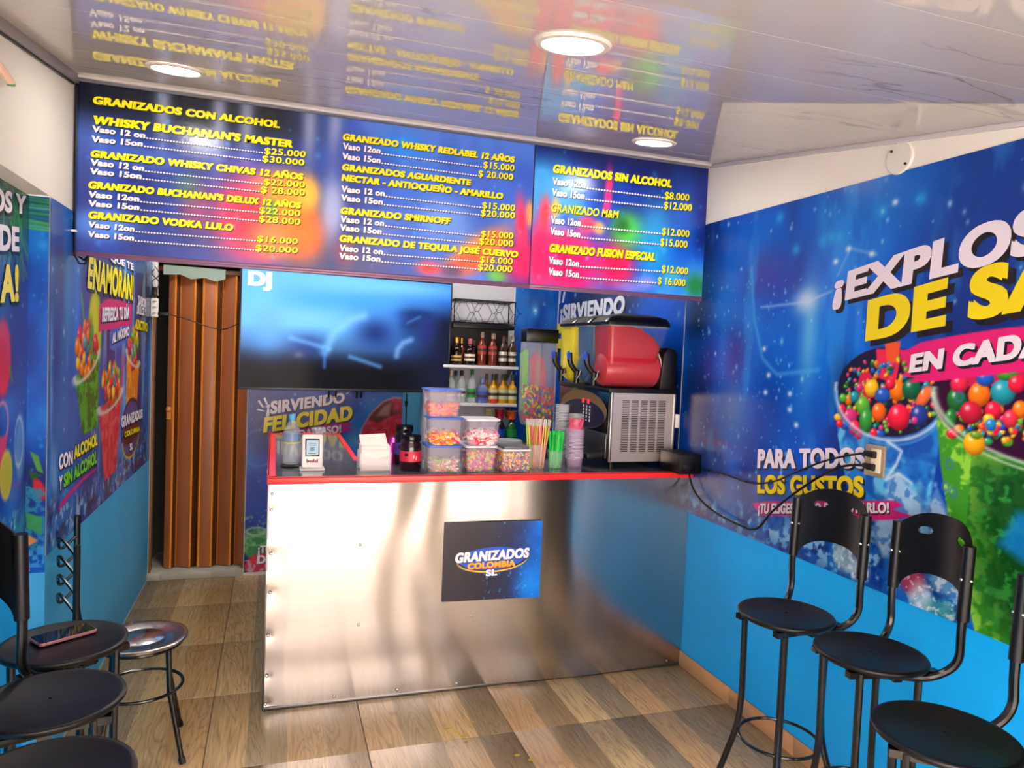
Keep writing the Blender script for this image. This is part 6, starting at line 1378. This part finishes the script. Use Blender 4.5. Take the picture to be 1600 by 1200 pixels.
# napkin holder
o = empty('napkin_holder', (.45, .17, TT), 'clear acrylic napkin holder full of white paper napkins', 'napkin holder')
MB().box((.378, .105, TT), (.518, .110, TT + .085)).box((.378, .222, TT), (.518, .227, TT + .085)).box((.378, .105, TT), (.518, .227, TT + .004)).build('acrylic_box', clear, o, bevel=.001)
npm = mat('napkin_paper', (248, 232, 228), .8, bump=(200, .2, .001))
nk = MB()
for k in range(16):
    y = .114 + k * .0065; h_ = .112 + .006 * math.sin(k * 1.7)
    nk.box((.385 + .002 * (k % 3), y, TT + .004), (.511 - .002 * (k % 2), y + .0055, TT + h_))
g = nk.build('napkin_stack', npm, o, bevel=.001); g['kind'] = 'stuff'
nk = empty('paper_napkin', (.44, .14, TT + .11), 'loose folded white napkin sticking up from the holder', 'napkin')
b = MB(); pts = [(.388, .122, TT + .095), (.505, .118, TT + .10), (.490, .135, TT + .168), (.375, .150, TT + .160)]
b.add(pts + [(p[0], p[1] + .006, p[2]) for p in pts], [(0, 1, 2, 3), (4, 5, 6, 7), (0, 1, 5, 4), (1, 2, 6, 5), (2, 3, 7, 6), (3, 0, 4, 7)])
b.build('sheet', npm, nk, bevel=.002)
b = MB(); pts = [(.386, .108, TT + .095), (.508, .108, TT + .097), (.507, .100, TT + .070), (.450, .098, TT + .060), (.392, .101, TT + .070)]
b.add(pts, [(0, 1, 2, 3, 4)]); b.build('fold', npm, nk)

# payment terminal
o = empty('card_terminal', (.178, .17, TT), 'small white card payment terminal reading bold on a white stand', 'terminal')
tlt = Matrix.Translation((.178, .165, TT + .01)) @ Matrix.Rotation(-.22, 4, 'X') @ Matrix.Rotation(.10, 4, 'Z')
def tbox(lo, hi, nm, m, bev=.002):
    b = MB(); b.box(lo, hi, 0, tlt); return b.build(nm, m, o, bevel=bev)
tbox((-.045, -.008, .0), (.045, .010, .148), 'terminal_body', white_plastic, .007)
tbox((-.032, -.010, .050), (.030, -.008, .128), 'screen_frame', black_gloss, .001)
tbox((-.027, -.0112, .056), (.025, -.010, .122), 'screen', mat('lcd', (140, 170, 186), .3, emit=(140, 172, 190), estr=.25), .0)
for z in (.106, .098, .062): tbox((-.018, -.0118, z), (.014, -.0112, z + .003), 'screen_text', mat('lcd_ink', (70, 90, 104), .5), 0)
tbox((-.012, -.0118, .074), (.008, -.0112, .092), 'screen_symbol', mat('lcd_mid', (110, 138, 150), .5), 0); tbox((-.004, -.0122, .081), (.001, -.0118, .086), 'screen_symbol', mat('lcd_ink'), 0)
MB().box((.125, .14, TT), (.232, .215, TT + .010)).box((.135, .175, TT), (.225, .195, TT + .05)).build('stand', white_plastic, o, bevel=.004)
vs_, fs__ = glyphs('bold', .05)
b = MB(); b.add([tuple(tlt @ Vector((-.026 + .050 * x_, -.0088 - d_, .024 + .014 * y_))) for x_, y_, d_ in vs_], fs__)
b.build('lettering', mat('plum_ink', (120, 40, 90), .4), o)
# small clear glass behind the terminal
o = empty('clear_cup', (.215, .40, TT), 'small clear plastic cup behind the payment terminal', 'cup')
MB().lathe([(.026, 0), (.034, .16)], 20, caps=False).build('cup_wall', clear, o, smooth=True, world=False)
MB().tube([(.034 * math.cos(2 * PI * i / 20), .034 * math.sin(2 * PI * i / 20), .16) for i in range(20)], .002, 6, closed=True).build('rim', clear, o, smooth=True, world=False)
# water bottle
o = empty('water_bottle', (.092, .275, TT), 'tall clear plastic spray bottle with light blue cap at the left of the counter', 'bottle')
pet = mat('pet_plastic', (214, 226, 232), .06, alpha=.24)
MB().lathe([(0, .012), (.034, .012), (.037, .03), (.036, .06), (.038, .07), (.036, .085), (.038, .10), (.037, .155), (.033, .17), (.018, .20), (.013, .205), (.013, .215)], 24, caps=False).build('bottle_body', pet, o, smooth=True, world=False)
MB().lathe([(.014, .208), (.015, .212), (.015, .232), (.012, .236), (0, .236)], 18, caps=False).build('cap', mat('cap_skyblue', (90, 170, 220), .4), o, smooth=True, world=False)
MB().lathe([(.0385, .115), (.0385, .155)], 24, caps=False).build('blue_band', mat('band_blue', (90, 140, 200), .4, alpha=.5), o, smooth=True, world=False)
MB().lathe([(.0388, .108), (.0388, .112)], 24, caps=False).build('yellow_band', mat('band_yellow', (220, 210, 60), .4), o, smooth=True, world=False)
b = empty('bottle_base', (.092, .275, TT), 'black rubber base ring under the clear bottle', 'coaster')
MB().lathe([(0, 0), (.045, 0), (.047, .006), (.040, .011), (0, .011)], 24, caps=False).build('ring', black_plastic, b, smooth=True, world=False)
MB().lathe([(.040, .011), (.038, .014)], 24, caps=False).build('lip', black_plastic, b, smooth=True, world=False)

# straws in a cup
def clear_cup(x, y, z, r0, r1, h, name, label, group=None):
    o = empty(name, (x, y, z), label, 'cup', group)
    MB().lathe([(0, .002), (r0, .002), (r1, h)], 24, caps=False).build('cup_wall', clear, o, smooth=True, world=False)
    MB().tube([(r1 * math.cos(2 * PI * i / 24), r1 * math.sin(2 * PI * i / 24), h) for i in range(24)], .0018, 6, closed=True).build('cup_rim', clear, o, smooth=True, world=False)
    return o
clear_cup(1.222, .155, TT, .046, .052, .115, 'straw_cup', 'clear cup holding tall neon striped straws')
strm = [mat('straw_%d' % i, c_, .35) for i, c_ in enumerate([(236, 90, 90), (240, 150, 60), (200, 220, 60), (130, 200, 70), (236, 120, 150), (250, 190, 90)])]
tip = mat('straw_tip', (230, 220, 210), .4, alpha=.7)
rnd = random.Random(11)
proto = {}
for i in range(38):
    a = rnd.uniform(0, 2 * PI); r = .040 * rnd.random() ** .5; x0, y0 = 1.222 + r * math.cos(a), .155 + r * math.sin(a)
    dx, dy = rnd.uniform(-.026, .026), rnd.uniform(-.014, .014); L_ = rnd.uniform(.185, .205)
    k = i % 6
    if k not in proto:
        o = empty('drinking_straw', (0, 0, 0), 'neon coloured paper sleeved straw in the clear straw cup', 'straw', 'neon straws in the tall cup')
        MB().tube([(0, 0, 0), (0, 0, .205)], .0038, 6).build('straw_tube', strm[k], o, smooth=True, world=False)
        MB().tube([(0, 0, .205), (0, 0, .236)], .0039, 6).build('wrapper_tip', tip, o, smooth=True, world=False)
        proto[k] = o
    else: o = copy_tree(proto[k])
    o['label'] = ('red', 'orange', 'yellow green', 'green', 'pink', 'amber')[k] + ' neon straw standing in the tall clear straw cup'
    o.location = (x0, y0, TT + .003)
    o.rotation_euler = Vector((dx * 1.0, dy, L_)).to_track_quat('Z', 'Y').to_euler()
clear_cup(1.323, .150, TT, .034, .039, .085, 'spoon_cup', 'short clear cup holding bright green spoon straws')
gst = mat('green_straw', (20, 200, 70), .3)
proto = None
for i in range(30):
    a = rnd.uniform(0, 2 * PI); r = .029 * rnd.random() ** .5
    if proto is None:
        proto = empty('spoon_straw', (0, 0, 0), 'bright green spoon straw in the short clear cup', 'straw', 'green spoon straws')
        MB().tube([(0, 0, 0), (0, 0, .160)], .0034, 6).build('straw_tube', gst, proto, smooth=True, world=False)
        MB().ball((0, 0, .168), (.007, .002, .012), 8, 6).build('spoon_tip', gst, proto, smooth=True, world=False); o = proto
    else: o = copy_tree(proto)
    o.location = (1.323 + r * math.cos(a), .150 + r * math.sin(a), TT + .003)
    o.rotation_euler = (rnd.uniform(-.10, .10), rnd.uniform(-.10, .10), rnd.uniform(0, 3))
# nested cups
def stack(x, y, n, dz, r0, r1, h, mats_, label, group):
    pr = None
    for i in range(n):
        if pr is None:
            pr = empty('plastic_cup', (x, y, TT), label, 'cup', group); o = pr
            MB().lathe([(r0, .0), (r0, .002), (r1, h)], 20, caps=False).build('cup_wall', mats_[0], pr, smooth=True, world=False)
            MB().lathe([(r1, h - .003), (r1 + .003, h - .002), (r1 + .003, h), (r1, h)], 20, caps=False).build('cup_rim', mats_[1], pr, smooth=True, world=False)
        else: o = copy_tree(pr)
        o.location = (x, y, TT + (n - 1 - i) * dz)
stack(1.432, .165, 22, .0068, .036, .042, .05, [mat('cup_lilac', (206, 180, 214), .15, alpha=.30), mat('cup_rim', (226, 214, 232), .2, alpha=.75)], 'clear lilac tinted cup nested in the front stack on the counter', 'front stack of nested cups')
stack(1.425, .33, 32, .0080, .028, .034, .05, [mat('cup_grey', (214, 218, 224), .15, alpha=.25), mat('cup_rim2', (220, 224, 230), .2, alpha=.6)], 'clear cup nested in the taller stack behind', 'rear stack of nested cups')
o = empty('printed_cup', (1.432, .165, TT + .148), 'cup with pink and yellow print on top of the front stack', 'cup')
MB().lathe([(.036, .042), (.040, .095), (.037, .095)], 20, caps=False).build('cup_wall', mat('cup_print', (220, 90, 120), .4, var=((70, 70, 40), .6)), o, smooth=True, world=False)
MB().lathe([(.0365, .094), (.036, .118), (.030, .120)], 20, caps=False).build('cup_top', mat('cup_grey'), o, smooth=True, world=False)

# ================================================================== WALL FITTINGS
ob = empty('wall_socket', (XR, -1.145, 1.22), 'brushed metal double wall socket with two black plugs on the right wall mural', 'socket')
oa = (1.15, 1.218)
MB().box((XR - .012, -oa[0] - .042, oa[1] - .055), (XR - .003, -oa[0] + .042, oa[1] + .055)).build('plate', mat('socket_metal', (176, 160, 136), .35, .5, var=((1, 1, 200), .08)), ob, bevel=.002)
MB().box((XR - .016, -oa[0] - .030, oa[1] - .040), (XR - .012, -oa[0] + .012, oa[1] + .042)).build('socket_insert', mat('ivory', (226, 214, 186), .4), ob, bevel=.002)
def cable(name, pts, r, label):
    P_ = [Vector(p) for p in pts]; out = []
    for i in range(len(P_) - 1):
        p0 = P_[max(i - 1, 0)]; p1 = P_[i]; p2 = P_[i + 1]; p3 = P_[min(i + 2, len(P_) - 1)]
        for k in range(8):
            t = k / 8; out.append(.5 * ((2 * p1) + (p2 - p0) * t + (2 * p0 - 5 * p1 + 4 * p2 - p3) * t * t + (3 * p1 - p0 - 3 * p2 + p3) * t ** 3))
    out.append(P_[-1])
    return out
def wallpt(p, off=.02): return (XR - off, -p[0], p[1])
for nm, pts, zz, lb in [('a', [(1.975, -.095, TT + .03)] + [wallpt(p) for p in [(0.115, 1.017), (0.321, 1.022), (0.505, 1.019), (0.648, 1.053), (0.759, 1.105), (0.91, 1.175), (1.034, 1.218)]] + [wallpt((1.12, 1.24), .022)], .024, 'upper thin black power cable running to the wall socket'),
                    ('b', [(1.97, -.09, TT + .01)] + [wallpt(p, .03) for p in [(0.035, 0.978), (0.099, 0.895), (0.237, 0.844), (0.433, 0.825), (0.565, 0.835), (0.659, 0.928), (0.766, 1.016), (0.915, 1.12), (1.037, 1.181)]] + [wallpt((1.118, 1.197), .022)], -.018, 'lower black power cable looping down from the counter to the socket')]:
    o = empty('power_cable', pts[-1], lb, 'cable')
    MB().tube(cable('c', pts, .004, ''), .0038 if nm == 'a' else .0048, 6).build('cord', black_plastic, o, smooth=True)
    e_ = Vector(pts[-1]); z_ = oa[1] + (.022 if nm == 'a' else -.022)
    MB().tube([e_, Vector((XR - .026, e_.y - .02, z_)), Vector((XR - .024, e_.y - .045, z_))], .010, 8, r2=.013).build('plug', black_plastic, o, smooth=True)
# junction cover near ceiling
jc = (1.167, 2.247)
o = empty('junction_cover', (XR, -jc[0], jc[1]), 'round white blank cover plate on the right wall under the ceiling', 'cover plate')
cvm = mat('cover_white', (226, 224, 214), .25)
M_ = Matrix.Translation((XR, -jc[0], jc[1])) @ Matrix.Rotation(-PI / 2, 4, 'Y')
def lathe_M(prof, n, M_): 
    b = MB().lathe(prof, n); b.v = [tuple(M_ @ Vector(v)) for v in b.v]; return b
lathe_M([(.055, 0), (.055, .004), (.051, .008), (0, .010)], 32, M_).build('disc', cvm, o, smooth=True)
for a, b_ in ((.030, .028), (-.030, -.026)): lathe_M([(.005, .008), (.004, .013), (0, .013)], 10, M_ @ Matrix.Translation((b_, a, 0))).build('screw_hole', mat('rust_dark', (40, 34, 30), .6), o, smooth=True)
# lamp bracket at top left
o = empty('tube_light_stub', (XL, -.75, 2.2), 'peach coloured batten end with a green tip on the upper left wall', 'light fitting')
pa, pb_ = (-0.855, 2.245), (-0.744, 2.223)
MB().tube([(-.705, pa[0], pa[1]), (-.700, pb_[0], pb_[1])], .011, 8).build('batten', mat('peach', (240, 205, 180), .5), o, smooth=True)
MB().tube([(-.700, pb_[0], pb_[1]), (-.6995, pb_[0] + .002, pb_[1] - .010)], .0105, 8).build('end_cap', mat('green_tip', (70, 140, 80), .5), o, smooth=True)
MB().box((XL, pa[0] - .01, pa[1] - .01), (-.705, pa[0] + .01, pa[1] + .01)).build('bracket', white_plastic, o)
# power strip by the door
ps_ = (1.859, 1.714)
o = empty('power_strip', (XL + .02, 1.80, 1.70), 'white multi socket adaptor hanging by the door with plugs in it', 'socket')
MB().box((XL + .004, 1.765, 1.66), (XL + .045, 1.800, 1.775)).build('strip_body', white_plastic, o, bevel=.004)
for z in (1.685, 1.72, 1.755): MB().lathe([(.011, 0), (.009, .003), (0, .003)], 12, (XL + .025, 1.764, z)).build('outlet', mat('outlet_grey', (120, 120, 120), .5), o)
MB().box((XL + .01, 1.745, 1.79), (XL + .04, 1.775, 1.84)).build('plug', black_plastic, o, bevel=.004)
cdt = empty('cable_duct', (XL + .02, 1.84, 1.8), 'white vertical cable duct above the adaptor beside the door', 'duct')
MB().box((XL + .004, 1.80, 1.80), (XL + .035, 1.845, 2.45)).build('duct_body', white_plastic, cdt, bevel=.002)
MB().box((XL + .002, 1.798, 1.795), (XL + .037, 1.847, 1.803)).build('end_cap', white_plastic, cdt)
o = empty('television_cable', (-.6, 1.78, 1.68), 'thin black cable sagging across the folding door to the television', 'cable')
MB().box((XL + .045, 1.765, 1.672), (XL + .105, 1.79, 1.692)).build('plug', black_plastic, o, bevel=.004)
MB().tube(cable('c', [(-.62, 1.775, 1.682), (-.52, 1.775, 1.66), (-.40, 1.765, 1.62), (-.30, 1.755, 1.605), (-.22, 1.75, 1.64), (-.15, 1.745, 1.69)], .003, ''), .0035, 6).build('cord', black_plastic, o, smooth=True)
o = empty('loose_wires', (XL + .02, 1.77, 1.88), 'tangled thin wires above the white adaptor', 'cable')
for k in range(2):
    MB().tube(cable('c', [(XL + .02, 1.77, 1.97 - k * .02), (XL + .05 - k * .04, 1.76, 1.92), (XL + .01 + k * .04, 1.76, 1.87), (XL + .03, 1.76, 1.82)], .003, ''), .0028, 6).build('wire', black_plastic, o, smooth=True)
o = empty('plug_cable', (0.875, YB - .03, 1.1), 'thin dark cord with plug hanging beside the blue banner', 'cable')
MB().tube([(.882, YB - .03, 1.22), (.885, YB - .03, 1.0), (.882, YB - .03, .86)], .004, 6).build('cord', black_plastic, o, smooth=True)
MB().tube([(.882, YB - .03, 1.17), (.882, YB - .03, 1.13)], .012, 8, r2=.006).build('plug', black_plastic, o, smooth=True)

# ================================================================== BAR STOOLS
def make_stool():
    r = empty('bar_stool', (0, 0, 0), 'x', 'stool', 'black bar stools with round seats')
    SH = .71
    MB().lathe([(0, -.018), (.140, -.018), (.150, -.012), (.155, -.004), (.152, .002), (.143, .003), (.138, .000), (0, .001)], 44, (0, 0, SH), caps=False).build('seat', black_plastic, r, smooth=True, world=False, angle=60)
    MB().lathe([(0, .001), (.004, .001), (.004, .004), (0, .005)], 10, (0, 0, SH), caps=False).build('seat_stud', black_gloss, r, smooth=True, world=False)
    b = MB()
    for s_ in (-1, 1): b.box((-.125, s_ * .085 - .012, SH - .036), (.15, s_ * .085 + .012, SH - .018))
    b.box((-.012, -.125, SH - .034), (.012, .125, SH - .019))
    b.build('seat_frame', black_metal, r, world=False)
    for sx in (-1, 1):
        for sy in (-1, 1):
            d = Vector((sx * .70711, sy * .70711, 0))
            pts = [d * .128 + Vector((0, 0, SH - .022)), d * .124 + Vector((0, 0, .40)), d * .132 + Vector((0, 0, .30)), d * .21 + Vector((0, 0, .04)), d * .222 + Vector((0, 0, 0))]
            lg = MB().tube(arc_fillet(pts, .09, 5), .0105, 10).build('leg', black_metal, r, smooth=True, world=False)
            MB().tube([d * .213 + Vector((0, 0, .022)), d * .2225], .0125, 10).build('rubber_foot', black_plastic, lg, smooth=True, world=False)
    MB().tube([(.129 * math.cos(2 * PI * i / 40), .129 * math.sin(2 * PI * i / 40), .285) for i in range(40)], .0055, 8, closed=True).build('foot_ring', black_metal, r, smooth=True, world=False)
    for sy in (-1, 1):
        pts = [(-.02, sy * .085, SH - .030), (.11, sy * .115, SH - .030), (.168, sy * .143, SH + .02), (.164, sy * .145, SH + .12), (.172, sy * .145, SH + .345)]
        MB().tube(arc_fillet(pts, .07, 8), .0115, 10).build('back_post', black_metal, r, smooth=True, world=False)
    # backrest: curved plate, arched lower edge, domed top, two slots
    nu = 56
    def slot(u):
        for su in (-1, 1):
            t = (u - su * .50) / .17
            if abs(t) < 1: return .10 * (1 - t ** 4) ** .5
        return 0.0
    vs = []; fs = []
    def P(u, v, t): return (.170 + .008 * v + .040 * (1 - u * u) + t, u * .145, SH + .150 + v * .200)
    for i in range(nu + 1):
        u = -1 + 2 * i / nu
        lo = .34 * max(0, 1 - abs(u / .93) ** 2.6) ** .6; hi = 1.0 + .26 * (1 - abs(u) ** 3.0); md = .84 + .14 * (1 - abs(u) ** 3); h_ = slot(u) * .55
        for v in (lo, lo + (md - h_ - lo) * .5, md - h_, md + h_, hi):
            vs.append(P(u, v, 0)); vs.append(P(u, v, .004))
    for i in range(nu):
        a, b_ = i * 10, (i + 1) * 10
        for j in (0, 1, 3):
            fs.append((a + 2 * j, b_ + 2 * j, b_ + 2 * j + 2, a + 2 * j + 2)); fs.append((a + 2 * j + 1, b_ + 2 * j + 1, b_ + 2 * j + 3, a + 2 * j + 3))
        for j in (0, 2, 3, 4): fs.append((a + 2 * j, b_ + 2 * j, b_ + 2 * j + 1, a + 2 * j + 1))
    MB().add(vs, fs).build('backrest', black_plastic, r, smooth=True, world=False, angle=30)
    for sy in (-1, 1):
        sv = MB().tube([(.166, sy * .145, SH + .145), (.1722, sy * .145, SH + .352)], .0165, 12).build('post_sleeve', black_plastic, r, smooth=True, world=False)
        MB().ball((.153, sy * .145, SH + .26), (.004, .005, .005), 8, 6).build('rivet', chrome, sv, smooth=True, world=False)
        MB().ball((.170, sy * .145 - .0165, SH + .26), (.005, .004, .005), 8, 6).build('rivet', chrome, sv, smooth=True, world=False)
    return r
st0 = make_stool()
spots = [(1.647, -1.153, .10, 'bar stool against the blue wall nearest the counter, first of the right row'),
         (1.683, -1.475, -.18, 'bar stool in the middle of the right row under the wall socket'),
         (1.489, -1.889, -.68, 'bar stool at the lower right corner nearest the camera'),
         (-.510, -.920, math.radians(219), 'bar stool on the left with the phone lying on its seat'),
         (-.455, -1.262, PI + .15, 'bar stool on the left in front of the one with the phone'),
         (-.378, -1.600, PI + .0, 'bar stool cut off at the bottom left corner')]
for i, (x, y, rz, lb) in enumerate(spots):
    o = st0 if i == 0 else copy_tree(st0)
    o.location = (x, y, 0); o.rotation_euler = (0, 0, rz); o['label'] = lb

# phone
ph = empty('mobile_phone', (-.52, -.9, .703), 'dark mobile phone with pink edge lying on the left bar stool seat', 'phone')
pc = (-0.518, -0.891)
ph.location = (pc[0], pc[1], .7145); ph.rotation_euler = (0, 0, .62)
MB().prism(rr(0, 0, .072, .036, .008, 4), 'z', 0, .008).build('phone_case', mat('phone_pink', (176, 120, 130), .3, .4), ph, world=False, bevel=.001)
MB().prism(rr(0, 0, .070, .034, .007, 4), 'z', .008, .0086).build('phone_screen', mat('phone_glass', (10, 10, 16), .04), ph, world=False)

# chair with a round steel seat
ch = empty('bistro_chair', (-.43, -.205, 0), 'black wire chair with a round polished steel seat near the doorway', 'chair')
SZ = .435; cx, cy = -.43, -.205
def turned():
    m = mat('turned_steel', (188, 186, 190), .22, 1.0)
    nt = m.node_tree; N = nt.nodes; Lk = nt.links; b = N['Principled BSDF']
    geo = N.new('ShaderNodeNewGeometry'); vo = N.new('ShaderNodeTexVoronoi'); vo.inputs['Scale'].default_value = 34; vo.inputs['Randomness'].default_value = .15
    Lk.new(geo.outputs['Position'], vo.inputs['Vector'])
    mr = N.new('ShaderNodeMapRange'); mr.inputs['To Min'].default_value = .14; mr.inputs['To Max'].default_value = .30; Lk.new(vo.outputs['Color'], mr.inputs['Value']); Lk.new(mr.outputs[0], b.inputs['Roughness'])
    bp = N.new('ShaderNodeBump'); bp.inputs['Strength'].default_value = .12; bp.inputs['Distance'].default_value = .002; Lk.new(vo.outputs['Distance'], bp.inputs['Height']); Lk.new(bp.outputs[0], b.inputs['Normal'])
    return m
tm = turned()
MB().lathe([(0, -.014), (.145, -.014), (.155, -.010), (.157, .0), (.152, .003), (.142, .001), (.088, .0), (.084, -.003), (.080, -.003), (.076, 0), (0, .0)], 48, (cx, cy, SZ), caps=False).build('seat', tm, ch, smooth=True, angle=50)
for a in (PI / 4, 3 * PI / 4, 5 * PI / 4, 7 * PI / 4):
    d = Vector((math.cos(a + .14), math.sin(a + .14), 0)); base = Vector((cx, cy, 0))
    lg = MB().tube([base + d * .125 + Vector((0, 0, SZ - .016)), base + d * .135 + Vector((0, 0, .25)), base + d * .20], .011, 10, r2=.009).build('leg', black_metal, ch, smooth=True)
    MB().tube([base + d * .1935 + Vector((0, 0, .02)), base + d * .2005], .0125, 8).build('rubber_foot', black_plastic, lg, smooth=True)
MB().tube([(cx + .138 * math.cos(2 * PI * i / 36), cy + .138 * math.sin(2 * PI * i / 36), SZ - .022) for i in range(36)], .006, 8, closed=True).build('seat_hoop', black_metal, ch, smooth=True)
MB().tube([(cx + .142 * math.cos(2 * PI * i / 36), cy + .142 * math.sin(2 * PI * i / 36), .25) for i in range(36)], .006, 8, closed=True).build('foot_ring', black_metal, ch, smooth=True)
MB().tube([(cx + .10 + .035 * math.cos(t_), cy + .125 + .03 * math.sin(t_), SZ - .04 + .02 * math.sin(t_)) for t_ in [2 * PI * i / 18 for i in range(18)]], .005, 6, closed=True).build('loop', black_metal, ch, smooth=True)
pA, pB = Vector((-.600, -.40, 0)), Vector((-.668, -.10, 0))
for p, zt_ in ((pA, .835), (pB, .87)):
    MB().tube(arc_fillet([(p.x + .05, p.y + (.05 if p is pA else -.05), SZ - .02), (p.x + .01, p.y, SZ + .03), (p.x, p.y, SZ + .1), (p.x, p.y, zt_)], .04), .011, 10).build('back_post', black_metal, ch, smooth=True)
for k in range(4):
    z = .60 + k * .065; nrm = Vector((-.045, -.012, 0)); m_ = (pA + pB) / 2
    MB().tube(cable('c', [tuple(pA + Vector((0, 0, z))), tuple(pA * .7 + pB * .3 + nrm + Vector((0, 0, z + .045))), tuple(m_ + nrm * 1.2 + Vector((0, 0, z + .02))), tuple(pA * .3 + pB * .7 + nrm + Vector((0, 0, z - .02))), tuple(pB + Vector((0, 0, z)))], .004, ''), .0055, 6).build('back_wire', black_metal, ch, smooth=True)
